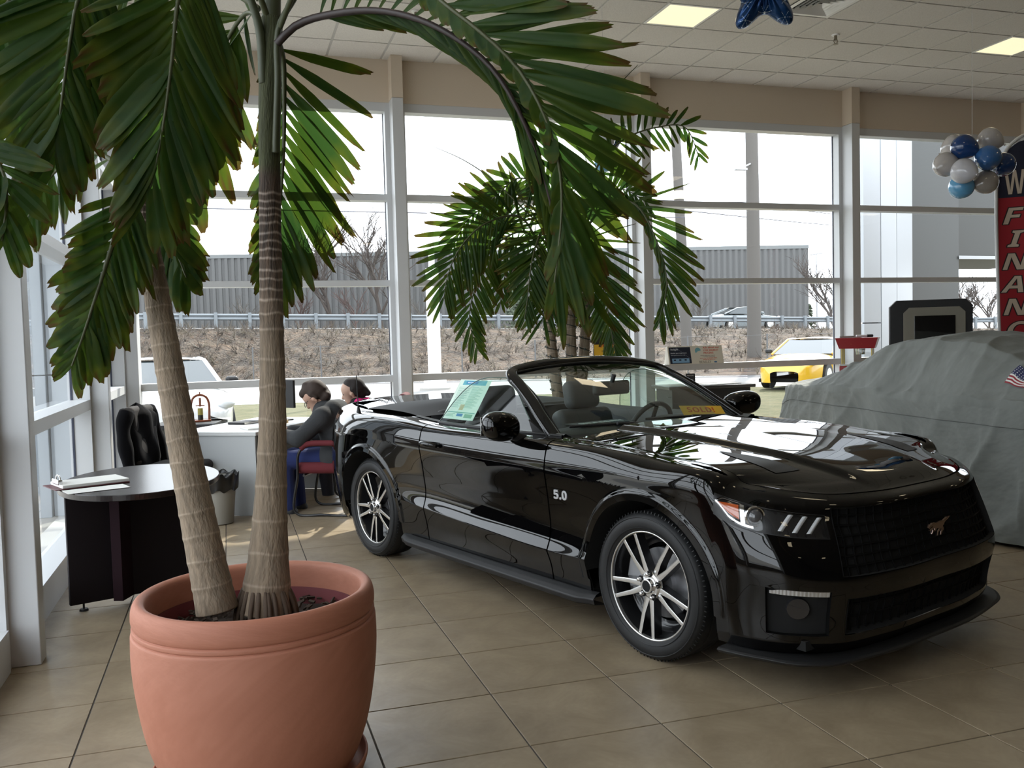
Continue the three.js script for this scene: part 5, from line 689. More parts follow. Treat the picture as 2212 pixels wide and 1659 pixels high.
{
  const w = put(thing('wooden_arch', 'red-brown wooden arch stand holding a small tin on the black desk', 'ornament'), desk2.localToWorld(V(0.33, 0.746, -0.06)), 0.1), mRedW = M(RGB(0.22, 0.06, 0.025), 0.35);
  part(w, 'base', rbox(0.20, 0.018, 0.10, 0, 0.009, 0, 0.005), mRedW); part(w, 'arch', taper([[-0.085, 0.015, 0], [-0.085, 0.19, 0], [-0.06, 0.25, 0], [0, 0.275, 0], [0.06, 0.25, 0], [0.085, 0.19, 0], [0.085, 0.015, 0]], () => 0.012, 50, 8), mRedW); part(w, 'spindle', [cyl(0.012, 0.012, 0.09, 0, 0.2, 0, 10), cyl(0.006, 0.006, 0.03, 0, 0.29, 0, 8)], mRedW); part(w, 'crossbar', rbox(0.09, 0.012, 0.014, 0, 0.165, 0, 0.004), mRedW);
  part(w, 'tin', cyl(0.026, 0.026, 0.12, 0, 0.078, 0, 20), M(0xffffff, 0.4, 0, { map: tex(64, 64, (x, y) => (y > 0.42 ? [0.62, 0.58, 0.28] : [0.14, 0.15, 0.12])) }));
  const e = put(thing('paper_sheet', 'curled pale paper sheet beside the wooden arch stand', 'paper'), desk2.localToWorld(V(0.47, 0.747, -0.30))); part(e, 'sheet', grid((u, v) => V((u - 0.5) * 0.22, 0.06 * Math.pow(1 - u, 2) * v + 0.001, (v - 0.5) * 0.28), 10, 6), mPaper);
  const n = put(thing('notebook', 'dark closed notebook lying near the trunk on the grey desk', 'book'), onDesk(0.24, -0.80), -0.7); part(n, 'cover', rbox(0.2, 0.022, 0.26, 0, 0.012, 0, 0.004), mBlack); part(n, 'pages', rbox(0.19, 0.014, 0.25, 0.006, 0.012, 0, 0.002), mPaper);
  const k = put(thing('desk_organizer', 'black box on a gilded stand on the grey desk in front of the man', 'organizer'), onDesk(0.58, -0.78), -0.54); part(k, 'tray', [rbox(0.2, 0.03, 0.16, 0, 0.015, 0, 0.004)], M(RGB(0.28, 0.18, 0.06), 0.4, 0.4)); part(k, 'box', rbox(0.15, 0.11, 0.13, 0, 0.09, 0, 0.01), mBlack);
  const m = put(thing('computer_monitor', 'thin dark computer monitor edge rising beside the right palm trunk', 'monitor'), onDesk(0.46, -1.12), 2.2); part(m, 'screen_panel', rbox(0.44, 0.28, 0.03, 0, 0.27, 0, 0.006), mBlack); part(m, 'stand', [rbox(0.05, 0.14, 0.03, 0, 0.08, -0.01, 0.006), rbox(0.2, 0.012, 0.16, 0, 0.006, 0, 0.004)], mBlack); part(m, 'screen', rbox(0.41, 0.25, 0.002, 0, 0.27, 0.0155, 0.001, 1), M(RGB(0.03, 0.05, 0.10), 0.25));
  const pp = put(thing('paper_stack', 'small stack of white papers at the near edge of the grey desk', 'paper'), onDesk(0.62, -0.28), 0.3); part(pp, 'sheets', rbox(0.16, 0.014, 0.22, 0, 0.007, 0, 0.002, 1), mPaper);
}
// oval dark table
{
  const t = thing('oval_table', 'oval dark wood table with slab base beside the left window wall', 'table', [-0.52, 0, -5.79]), mW = M(0xffffff, 0.24, 0, { map: tex(256, 256, (x, y) => { const n = N3(x * 3, y * 50, 1) * 0.03 + N3(x * 8, y * 140, 4) * 0.02; return [0.13 + n, 0.095 + n, 0.095 + n]; }) });
  const el = new THREE.Shape(); el.absellipse(0, 0, 0.44, 0.64, 0, 2 * PI); const g = new THREE.ExtrudeGeometry(el, { depth: 0.026, bevelEnabled: true, bevelSize: 0.005, bevelThickness: 0.004, bevelSegments: 2, curveSegments: 64 }); g.rotateX(-PI / 2).translate(0, 0.706, 0); part(t, 'tabletop', g, mW);
  const slab = (x0, z0, x1, z1, th) => { const L = Math.hypot(x1 - x0, z1 - z0); return rbox(L, 0.66, th, 0, 0.372, 0, 0.003).rotateY(-Math.atan2(z1 - z0, x1 - x0)).translate((x0 + x1) / 2, 0, (z0 + z1) / 2); };
  const mB = MP(RGB(0.009, 0.006, 0.007), 0.7, { specularIntensity: 0.4 }); part(t, 'base_slab', slab(-0.40, 0.13, 0.30, -0.12, 0.035), mB); part(t, 'base_slab', slab(-0.14, 0.14, 0.14, -0.60, 0.06), MP(RGB(0.016, 0.006, 0.009), 0.8, { specularIntensity: 0.3 }));
  for (const [x, z] of [[-0.33, 0.11], [0.28, -0.1]]) part(t, 'levelling_foot', [cyl(0.022, 0.026, 0.012, x, 0.006, z, 14), cyl(0.006, 0.006, 0.04, x, 0.025, z, 8)], mBlack);
  const c = thing('clipboard_binder', 'open white binder with metal clip on the oval dark table', 'binder', [-0.80, 0.7365, -5.66], 0.42); part(c, 'pages', rbox(0.36, 0.018, 0.24, 0.02, 0.015, 0, 0.003), mPaper); part(c, 'cover', rbox(0.40, 0.005, 0.26, 0, 0.003, 0, 0.002, 1), M(RGB(0.10, 0.02, 0.025), 0.5)); part(c, 'clip', [rbox(0.03, 0.03, 0.12, -0.155, 0.035, 0, 0.008), tube([[-0.15, 0.03, -0.05], [-0.15, 0.065, -0.03], [-0.15, 0.065, 0.03], [-0.15, 0.03, 0.05]], 0.005, 14, 6)], mChrome);
  const p = thing('loose_paper', 'loose white sheet in front of the binder on the oval table', 'paper', [-0.72, 0.7375, -5.43], 0.36); part(p, 'sheet', rbox(0.32, 0.0015, 0.16, 0, 0.001, 0, 0.0006, 1), mPaper);
}
// waste bin with bag
{
  const t = thing('waste_bin', 'grey-beige plastic waste bin lined with a black bag by the desk', 'bin', [-0.12, 0, -8.06]); part(t, 'bin', lathe([[0.0, 0.004], [0.115, 0.004], [0.12, 0.01], [0.155, 0.40], [0.16, 0.405], [0.152, 0.41]], 40), M(RGB(0.30, 0.285, 0.25), 0.5));
  seed = 5; part(t, 'bag', grid((u, v) => { const a = u * 2 * PI, w = 0.012 * Math.sin(a * 9 + v * 3) + 0.01 * N3(Math.cos(a) * 4, Math.sin(a) * 4, v * 4), y = v < 0.35 ? lerp(0.29, 0.435, v / 0.35) : lerp(0.435, 0.30, (v - 0.35) / 0.65), r = v < 0.35 ? lerp(0.158, 0.178, v / 0.35) + w * (1 - v / 0.5) : lerp(0.172, 0.12, (v - 0.35) / 0.65) + w; return V(Math.cos(a) * r, y + w * 1.2, Math.sin(a) * r); }, 72, 16), M(RGB(0.01, 0.01, 0.011), 0.28));
}
// black task chair wearing a jacket
{
  const t = thing('task_chair', 'black swivel office chair with a dark jacket hung over its back', 'chair', [-0.57, 0, -8.36], -0.35), mF = M(RGB(0.02, 0.017, 0.018), 0.85);
  part(t, 'seat', rbox(0.48, 0.10, 0.46, 0.14, 0.47, 0.02, 0.05, 4), mF, 'dark padded seat'); part(t, 'backrest', rbox(0.10, 0.52, 0.44, 0, 0, 0, 0.05, 4).rotateZ(0.12).translate(-0.17, 0.76, 0), mF); part(t, 'column', [cyl(0.03, 0.03, 0.3, 0.1, 0.27, 0, 14)], mTube);
  for (let k = 0; k < 5; k++) { const a = k * 2 * PI / 5 + 0.3, x = 0.1 + Math.cos(a) * 0.25, z = Math.sin(a) * 0.25; const l = part(t, 'base_arm', taper([[0.1, 0.13, 0], [0.1 + Math.cos(a) * 0.15, 0.11, Math.sin(a) * 0.15], [x, 0.075, z]], (q) => 0.022 - 0.007 * q, 8, 8), mTube); part(l, 'caster', [cyl(0.028, 0.028, 0.045, 0, 0, 0, 16).rotateX(PI / 2).rotateY(a).translate(x, 0.029, z)], mTube); }
  const j = thing('hung_jacket', 'black jacket draped over the back of the swivel chair', 'jacket', [-0.57, 0, -8.36], -0.35); const mJ = MP(RGB(0.005, 0.005, 0.007), 0.9, { specularIntensity: 0.25 });
  part(j, 'jacket_body', grid((u, v) => { const a = lerp(-0.15, 2 * PI + 0.15, u), top = v; const fold = 0.014 * Math.sin(a * 6 + v * 5) + 0.02 * N3(a * 1.3, v * 3, 2), w = lerp(0.25, 0.27, v), d = lerp(0.10, 0.085, v); const y = lerp(1.02, 0.46, Math.pow(v, 0.9)), sh = v < 0.12 ? Math.sqrt(v / 0.12) : 1; return V(-0.19 - 0.10 * (y - 0.76) * 0.9 + Math.cos(a) * (d + fold) * sh, y + 0.025 * Math.cos(a * 2) * (1 - v), Math.sin(a) * (w + fold) * sh); }, 60, 30), mJ);
  for (const s of [1, -1]) part(j, 'sleeve', taper([[-0.2, 0.98, 0.2 * s], [-0.20, 0.85, 0.28 * s], [-0.16, 0.62, 0.32 * s], [-0.12, 0.42, 0.33 * s]], (t) => 0.062 - 0.012 * t + 0.006 * Math.sin(t * 14), 24, 14), mJ);
}
// red guest chair
const CHX = 0.86, CHZ = -8.22, CHT = 2.70;
{
  const t = thing('guest_chair', 'burgundy upholstered guest chair on a black sled base under the seated man', 'chair', [CHX, 0, CHZ], CHT), mR = M(RGB(0.12, 0.012, 0.018), 0.85);
  part(t, 'seat', rbox(0.54, 0.10, 0.50, -0.02, 0.42, 0, 0.045, 4), mR); part(t, 'backrest', rbox(0.09, 0.58, 0.48, 0, 0, 0, 0.04, 4).rotateZ(0.24).translate(-0.36, 0.71, 0), mR);
  for (const s of [1, -1]) { part(t, 'sled_frame', tube([[-0.25, 0.55, 0.27 * s], [-0.20, 0.40, 0.27 * s], [-0.27, 0.06, 0.27 * s], [-0.24, 0.016, 0.27 * s], [0.0, 0.014, 0.27 * s], [0.22, 0.016, 0.27 * s], [0.26, 0.06, 0.27 * s], [0.22, 0.35, 0.27 * s], [0.20, 0.56, 0.27 * s], [0.14, 0.615, 0.27 * s], [-0.06, 0.625, 0.27 * s], [-0.25, 0.60, 0.27 * s]], 0.0125, 90, 8), mTube); part(t, 'arm_pad', taper([[0.18, 0.60, 0.27 * s], [0.13, 0.635, 0.27 * s], [-0.05, 0.645, 0.27 * s], [-0.24, 0.635, 0.27 * s]], () => 0.026, 20, 10), mR); }
  part(t, 'crossbar', [bar([-0.24, 0.016, -0.27], [-0.24, 0.016, 0.27], 0.012), bar([0.16, 0.36, -0.27], [0.16, 0.36, 0.27], 0.012)], mTube);
}
// people: a field of tapered capsules, meshed
function field(bones, cell, k = 0.03) {
  const B = bones.map(([a, b, ra, rb]) => ({ a: V(...a), b: V(...b), ra, rb: rb ?? ra })), lo = V(1e9, 1e9, 1e9), hi = V(-1e9, -1e9, -1e9);
  for (const q of B) for (const [p, r] of [[q.a, q.ra], [q.b, q.rb]]) { lo.min(p.clone().addScalar(-r - 0.05)); hi.max(p.clone().addScalar(r + 0.05)); }
  const size = Math.max(hi.x - lo.x, hi.y - lo.y, hi.z - lo.z), n = Math.min(110, Math.ceil(size / cell) + 2), c = lo.clone().add(hi).multiplyScalar(0.5), mc = new MarchingCubes(n, mBlack, false, false, 200000), half = size / 2 + cell; mc.isolation = 0;
  const p = V(), ab = V(), ap = V(); for (const q of B) { q.ab = q.b.clone().sub(q.a); q.l2 = Math.max(1e-9, q.ab.lengthSq()); }
  for (let z = 0; z < n; z++) for (let y = 0; y < n; y++) for (let x = 0; x < n; x++) { p.set(((x - n / 2) / (n / 2)) * half + c.x, ((y - n / 2) / (n / 2)) * half + c.y, ((z - n / 2) / (n / 2)) * half + c.z); let d = 1e9; for (const q of B) { ap.copy(p).sub(q.a); const t = clamp(ap.dot(q.ab) / q.l2, 0, 1); const e = ap.addScaledVector(q.ab, -t).length() - lerp(q.ra, q.rb, t); const h = clamp(0.5 + 0.5 * (d - e) / k, 0, 1); d = lerp(d, e, h) - k * h * (1 - h); } mc.field[x + y * n + z * n * n] = -d; }
  mc.update(); const cnt = mc.count, g = new THREE.BufferGeometry(), pos = new Float32Array(cnt * 3), nor = new Float32Array(cnt * 3);
  for (let i = 0; i < cnt; i++) { pos[i * 3] = mc.positionArray[i * 3] * half + c.x; pos[i * 3 + 1] = mc.positionArray[i * 3 + 1] * half + c.y; pos[i * 3 + 2] = mc.positionArray[i * 3 + 2] * half + c.z; const v = V(mc.normalArray[i * 3], mc.normalArray[i * 3 + 1], mc.normalArray[i * 3 + 2]).normalize(); nor[i * 3] = v.x; nor[i * 3 + 1] = v.y; nor[i * 3 + 2] = v.z; }
  g.setAttribute('position', new THREE.BufferAttribute(pos, 3)); g.deleteAttribute('normal'); const w = mergeVertices(g, 1e-5); w.computeVertexNormals(); return w;
}
function seated(label, pos, turn, o) {
  const t = thing('person', label, 'person', pos, turn), skin = M(o.skin, 0.55), H = o.head;   // head centre, pitch in radians (nose down)
  const ca = Math.cos(o.pitch), sa = Math.sin(o.pitch), hp = (x, y, z) => [H[0] + x * ca + y * sa, H[1] - x * sa + y * ca, H[2] + z], N = o.neck, Sh = o.shoulder, El = o.elbow, Wr = o.wrist, Ha = o.hand;
  const torso = [[[-0.06, 0.54, 0.09], [-0.06, 0.54, -0.09], 0.125], [[-0.06, 0.56, 0], o.waist, 0.13, 0.125], [o.waist, o.chest, 0.125, 0.14], [[o.chest[0], o.chest[1], 0.08], [o.chest[0], o.chest[1], -0.08], 0.11], [o.chest, N, 0.11, 0.06]];
  const arms = [1, -1].flatMap((s) => [[[N[0] - 0.01, N[1] - 0.05, 0.05 * s], [Sh[0], Sh[1], Sh[2] * s], 0.06, 0.062], [[Sh[0], Sh[1], Sh[2] * s], [El[0], El[1], El[2] * s], 0.055, 0.045], [[El[0], El[1], El[2] * s], [Wr[0], Wr[1], Wr[2] * s], 0.043, 0.028]]);
  const legs = [1, -1].flatMap((s) => [[[-0.03, 0.53, 0.09 * s], [0.40, 0.52, 0.11 * s], 0.09, 0.062], [[0.40, 0.52, 0.11 * s], [0.36, 0.10, 0.12 * s], 0.06, 0.04], [[0.35, 0.055, 0.12 * s], [0.52, 0.045, 0.13 * s], 0.042, 0.032]]);
  const fingers = [1, -1].flatMap((s) => { const [x, y, z] = [Ha[0], Ha[1], Ha[2] * s], out = [[[Wr[0], Wr[1], Wr[2] * s], [x, y, z], 0.026, 0.03], [[x, y, z - 0.018], [x, y, z + 0.018], 0.022]]; for (let i = 0; i < 4; i++) { const dz = (i - 1.5) * 0.02, L = [0.06, 0.07, 0.066, 0.052][i]; out.push([[x + 0.02, y, z + dz], [x + 0.02 + L * 0.55, y + 0.006, z + dz], 0.0095, 0.009], [[x + 0.02 + L * 0.55, y + 0.006, z + dz], [x + 0.02 + L, y - 0.014, z + dz], 0.009, 0.008]); } out.push([[x - 0.01, y, z - 0.024 * s], [x + 0.035, y - 0.004, z - 0.05 * s], 0.011, 0.009]); return out; });
  const head = [[hp(-0.025, 0.03, 0), hp(0.02, 0.035, 0), 0.088], [hp(0.045, -0.03, 0), hp(0.055, -0.07, 0), 0.058, 0.045], [hp(0.095, 0.0, 0), hp(0.112, -0.03, 0), 0.012, 0.016], [hp(0.085, -0.075, 0), hp(0.088, -0.082, 0), 0.024], [hp(0.0, -0.02, 0.082), hp(-0.008, -0.045, 0.08), 0.02, 0.012], [hp(0.0, -0.02, -0.082), hp(-0.008, -0.045, -0.08), 0.02, 0.012], [hp(-0.03, -0.05, 0), N, 0.052, 0.058]];
  const body = part(t, 'body', merge([field([...torso, ...arms, ...legs], 0.018, 0.04), field(head, 0.007, 0.016), field(fingers.slice(0, fingers.length / 2), 0.005, 0.008), field(fingers.slice(fingers.length / 2), 0.005, 0.008)]), skin);
  const grow = (L, e) => L.map(([a, b, r, q]) => [a, b, r + e, (q ?? r) + e]);
  part(t, 'jacket', merge([field([...grow(torso.slice(1), 0.03), ...grow(torso.slice(0, 1), 0.02), ...grow(arms, 0.026), ...(o.hood ?? [])], 0.016, 0.035)]), M(o.jacket, 0.92, 0, { bumpMap: tex(128, 128, (x, y) => grey(0.5 + tn(x, y, 30, 2, 3)), false, 3), bumpScale: 0.002 }), o.jacketLabel);
  part(t, 'trousers', field(grow(legs.filter((_, i) => i % 3 < 2), 0.018), 0.018, 0.03), M(o.trousers, 0.9), o.trousersLabel);
  for (const s of [1, -1]) part(t, 'shoe', field([[[0.34, 0.05, 0.12 * s], [0.53, 0.045, 0.13 * s], 0.052, 0.042]], 0.012), mBlack);
  part(t, 'hair', field(o.hair.map(([a, b, r, q]) => [hp(...a), hp(...b), r, q]), 0.007, 0.02), M(o.hairColor, 0.75, 0, { bumpMap: tex(128, 128, (x, y) => grey(0.5 + 0.5 * N3(x * 40, y * 6)), false, 6), bumpScale: 0.003 }));
  for (const s of [1, -1]) part(t, 'eye', sph(0.011, ...hp(0.088, 0.003, 0.034 * s), 1, 1, 1, 10), M(RGB(0.04, 0.03, 0.025), 0.2));
  part(t, 'mouth', sph(0.02, ...hp(0.098, -0.062, 0), 0.35, 0.22, 1, 10), M(RGB(0.30, 0.11, 0.09), 0.6));
  return { t, hp };
}
{
  const m = seated('man in dark grey hooded jacket bent over the desk, seated in the burgundy chair', [CHX, -0.04, CHZ], CHT, { skin: RGB(0.50, 0.30, 0.22), head: [0.125, 1.075, 0], pitch: 0.66, neck: [0.06, 0.96, 0], waist: [-0.08, 0.72, 0], chest: [-0.02, 0.865, 0], shoulder: [0.0, 0.905, 0.19], elbow: [0.20, 0.72, 0.25], wrist: [0.42, 0.755, 0.14], hand: [0.47, 0.765, 0.12], jacket: RGB(0.032, 0.034, 0.037), jacketLabel: 'dark grey hooded jacket', trousers: RGB(0.012, 0.022, 0.10), trousersLabel: 'blue trousers', hairColor: RGB(0.035, 0.02, 0.014), hood: [[[-0.06, 0.96, 0.08], [-0.06, 0.96, -0.08], 0.085], [[-0.14, 0.89, 0.06], [-0.14, 0.89, -0.06], 0.075], [[0.04, 0.985, 0.07], [0.04, 0.985, -0.07], 0.045], [[-0.11, 0.77, 0.06], [-0.11, 0.77, -0.06], 0.12]], hair: [[[-0.04, 0.05, 0], [0.0, 0.068, 0], 0.094, 0.088], [[-0.06, 0.0, 0], [-0.06, -0.05, 0], 0.078, 0.06], [[0.05, 0.09, 0.04], [0.06, 0.085, -0.04], 0.04], [[0.08, 0.06, 0.03], [0.085, 0.05, -0.01], 0.022], [[-0.01, 0.03, 0.07], [-0.02, -0.02, 0.075], 0.032, 0.018], [[-0.01, 0.03, -0.07], [-0.02, -0.02, -0.075], 0.032, 0.018], [[-0.09, -0.03, 0.03], [-0.10, -0.06, -0.03], 0.035], [[-0.04, 0.12, 0.02], [0.0, 0.13, -0.02], 0.035]] });
  const gl = [1, -1].map((s) => new THREE.TorusGeometry(0.024, 0.0028, 6, 20).rotateY(PI / 2).translate(...m.hp(0.108, 0.0, 0.034 * s))); part(m.t, 'glasses', [...gl, ...[1, -1].map((s) => bar(m.hp(0.105, 0.005, 0.058 * s), m.hp(0.0, 0.005, 0.088 * s), 0.0028, 6)), bar(m.hp(0.11, 0.002, 0.012), m.hp(0.11, 0.002, -0.012), 0.0028, 6)], M(RGB(0.05, 0.05, 0.055), 0.3));
  const wp = [1.29, -0.11, -9.12], w = seated('woman with dark tied-back hair, pink scarf and fur-trimmed dark jacket behind the car', wp, 2.85, { skin: RGB(0.52, 0.33, 0.25), head: [0.10, 1.13, 0], pitch: 0.30, neck: [0.05, 1.0, 0], waist: [-0.08, 0.74, 0], chest: [-0.03, 0.90, 0], shoulder: [-0.01, 0.93, 0.17], elbow: [0.14, 0.70, 0.22], wrist: [0.36, 0.72, 0.14], hand: [0.40, 0.73, 0.12], jacket: RGB(0.012, 0.012, 0.013), jacketLabel: 'dark jacket', trousers: RGB(0.02, 0.02, 0.03), trousersLabel: 'dark trousers', hairColor: RGB(0.014, 0.009, 0.008), hair: [[[-0.045, 0.045, 0], [-0.005, 0.06, 0], 0.093, 0.085], [[-0.06, 0.0, 0], [-0.065, -0.04, 0], 0.08, 0.06], [[-0.02, 0.02, 0.07], [-0.04, -0.03, 0.06], 0.03], [[-0.02, 0.02, -0.07], [-0.04, -0.03, -0.06], 0.03], [[-0.12, -0.02, 0], [-0.14, -0.06, 0], 0.038, 0.03]] });
  part(w.t, 'scarf', field([[[0.03, 1.02, 0.075], [0.03, 1.02, -0.075], 0.05], [[0.09, 0.985, 0.04], [0.09, 0.985, -0.04], 0.045], [[-0.04, 1.02, 0.04], [-0.04, 1.02, -0.04], 0.05]], 0.01), M(RGB(0.75, 0.03, 0.22), 0.8), 'bright pink scarf');
  seed = 8; const fur = []; for (let i = 0; i < 900; i++) { const a = rr(0.6, 5.7), r = rr(0.13, 0.17), p = V(-0.03 - Math.cos(a) * r * -1.0 * 0.8 - 0.06, 0.985 + rr(-0.035, 0.045), Math.sin(a) * r); fur.push(new THREE.ConeGeometry(0.005, rr(0.03, 0.055), 3).rotateX(rr(-1.5, 1.5)).rotateZ(rr(-1.5, 1.5)).translate(p.x, p.y, p.z)); } part(w.t, 'fur_collar', fur, M(RGB(0.16, 0.12, 0.10), 0.95), 'brown fur collar', 'stuff');
  const c2 = thing('guest_chair', 'burgundy guest chair of the woman, hidden behind the black car', 'chair', [1.29, 0, -9.12], 2.85), src = scene.getObjectByName('guest_chair'); for (const ch of src.children) c2.add(ch.clone());
}
{ const t = thing('rail_box', 'small white box resting on the left window rail near the corner', 'box', [-1.09, 1.1205, -8.62], 0.1); part(t, 'case', rbox(0.09, 0.03, 0.17, 0, 0.015, 0, 0.006), mPaper); part(t, 'lid', rbox(0.094, 0.008, 0.174, 0, 0.032, 0, 0.003), mPaper); }
// ---------------------------------------------------------------- car under a cloth cover
{
  const t = thing('covered_car', 'car wrapped in a creased grey fabric cover behind the black convertible', 'covered car', [6.38, 0, -6.5], -0.16);
  // profile along the car: -z is its nose
  const prof = [[-2.42, 0.40], [-2.36, 0.72], [-2.2, 0.87], [-1.7, 0.985], [-1.2, 1.07], [-0.8, 1.17], [-0.3, 1.355], [0.2, 1.415], [0.8, 1.40], [1.3, 1.30], [1.75, 1.12], [2.1, 1.08], [2.36, 1.0], [2.44, 0.6]];
  const top = (z) => { for (let i = 0; i < prof.length - 1; i++) if (z <= prof[i + 1][0]) { const a = (z - prof[i][0]) / (prof[i + 1][0] - prof[i][0]); return lerp(prof[i][1], prof[i + 1][1], smooth(0, 1, a) * 0.5 + a * 0.5); } return 0.6; };
  const half = (z) => 0.955 * Math.pow(Math.max(0.02, 1 - Math.pow(Math.abs(z + 0.02) / 2.5, 5)), 0.35);
  const rdg = (a, b, c, p) => Math.pow(1 - Math.min(1, Math.abs(N3(a, b, c)) * 1.6), p);
  const fold = (z, y) => { const w = 0.25 * N3(z * 1.1, y * 1.3, 5); return 0.055 * rdg(z * 1.1 + y * 0.75 + w, y * 0.35, 3, 2) + 0.035 * rdg(z * 2.0 - y * 0.9 + w * 2, y * 0.5 + z * 0.2, 9, 2.5) + 0.018 * rdg(z * 3.6 + y * 2.4 + w * 3, y * 1.1, 14, 3) + 0.012 * fbm(z * 5, y * 5, 2, 3); };
  const P = (u, v) => { const z = lerp(-2.48, 2.48, u), T = top(z), w = half(z), s = v * 2 - 1, a = Math.abs(s), sg = Math.sign(s || 1); let x, y; const cab = clamp((T - 1.0) / 0.4, 0, 1), shY = Math.min(T * 0.93, 0.93), rw = lerp(0.80, 0.60, cab) * w;
    if (a > 0.42) { const k = (a - 0.42) / 0.58; y = lerp(shY, 0.03, k); x = lerp(w * 0.985, w + 0.06, k) + 0.03 * Math.sin(z * 5.2) * k; x += fold(z, y) * 1.5 * (0.35 + k * 1.1) - 0.03; } else { const k = a / 0.42; const kk = smooth(0, 1, k); if (k < 0.62) { const q = k / 0.62; x = rw * q; y = T - 0.035 * q * q * q; } else { const q = (k - 0.62) / 0.38; x = lerp(rw, w * 0.985, q); y = lerp(T - 0.035, shY, smooth(-0.2, 1, q)); x += 0.02 * Math.sin(PI * q); } y += 0.012 * fbm(z * 3, x * 5 + 3, 4) + fold(z, x + 2) * 0.6; }
    const end = Math.max(0, (Math.abs(z) - 2.36) / 0.12); y *= 1 - 0.0 * end; return V(sg * x, Math.max(0.02, y), z); };
  const mCov = M(0xffffff, 0.8, 0, { map: tex(512, 512, (x, y) => { const n = tn(x, y, 8, 3, 5) * 0.05 + tn(x, y, 110, 6, 2) * 0.03; return [0.425 + n, 0.44 + n, 0.425 + n]; }), bumpMap: tex(512, 512, (x, y) => grey(0.5 + tn(x, y, 16, 6, 5)), false), bumpScale: 0.02 });
  part(t, 'cover', grid(P, 240, 170), mCov);
  for (const e of [0, 1]) part(t, 'end_drape', grid((u, v) => { const p = P(e, u), q = p.clone(); q.z += (e ? 1 : -1) * 0.05 * (1 - v); q.y = lerp(0.02, p.y, v); return q; }, 60, 12), mCov);
  part(t, 'seam', tube([...Array(60)].map((_, i) => { const p = P(lerp(0.03, 0.96, i / 59), 0.245); p.x -= 0.003; p.y += 0.003; return p; }), 0.0035, 240, 4), M(RGB(0.10, 0.105, 0.10), 0.8));
  // flag patch
  const flag = canvasTex(256, 160, (c, w, h) => { for (let i = 0; i < 13; i++) { c.fillStyle = i % 2 ? '#d8d8d4' : '#8c2430'; c.fillRect(0, i * h / 13, w, h / 13 + 1); } c.fillStyle = '#2a2f55'; c.fillRect(0, 0, w * 0.42, h * 7 / 13); c.fillStyle = '#d8d8d4'; for (let y = 0; y < 5; y++) for (let x = 0; x < 6; x++) c.fillRect(8 + x * 17, 8 + y * 17, 6, 6); });
  const fp = part(t, 'flag_patch', grid((u, v) => { const p = P(0.80 + 0.075 * u, 0.335 + 0.03 * v), q = P(0.801 + 0.075 * u, 0.335 + 0.03 * v), r = P(0.80 + 0.075 * u, 0.336 + 0.03 * v); const n = q.sub(p).cross(r.sub(p)).normalize(); if (n.x > 0) n.negate(); return p.addScaledVector(n, 0.012); }, 16, 10), M(0xffffff, 0.8, 0, { map: flag }), 'printed flag patch with stars and stripes'); { const uv = fp.geometry.attributes.uv; for (let i = 0; i < uv.count; i++) uv.setXY(i, uv.getX(i), uv.getY(i)); }
}
// ---------------------------------------------------------------- things behind it
function kiosk() {
  const p = at(2009, 702, 10.7), t = thing('display_kiosk', 'black display stand with beige bezel and a dark switched-off screen', 'kiosk', [p.x, 0, p.z], -0.62), H = p.y - 0.07;
  const oct = (w, h, c) => [[-w + c, -h], [w - c, -h], [w, -h + c], [w, h - c], [w - c, h], [-w + c, h], [-w, h - c], [-w, -h + c]];
  part(t, 'cabinet', extr(oct(0.44, 0.36, 0.07), 0.14, 0.008).translate(0, H, -0.07), mBlack); part(t, 'bezel', extr(oct(0.33, 0.30, 0.06), 0.012, 0.004).translate(0.035, H - 0.025, 0.078), M(RGB(0.20, 0.185, 0.15), 0.6)); part(t, 'screen', rbox(0.44, 0.38, 0.008, 0.04, H - 0.01, 0.098, 0.003), MP(RGB(0.006, 0.006, 0.007), 0.15, { clearcoat: 1 })); part(t, 'pedestal', [rspan(-0.22, 0.22, 0.04, H - 0.36, -0.1, 0.06, 0.01), rspan(-0.32, 0.32, 0, 0.05, -0.25, 0.2, 0.01)], mBlack);
}
kiosk();
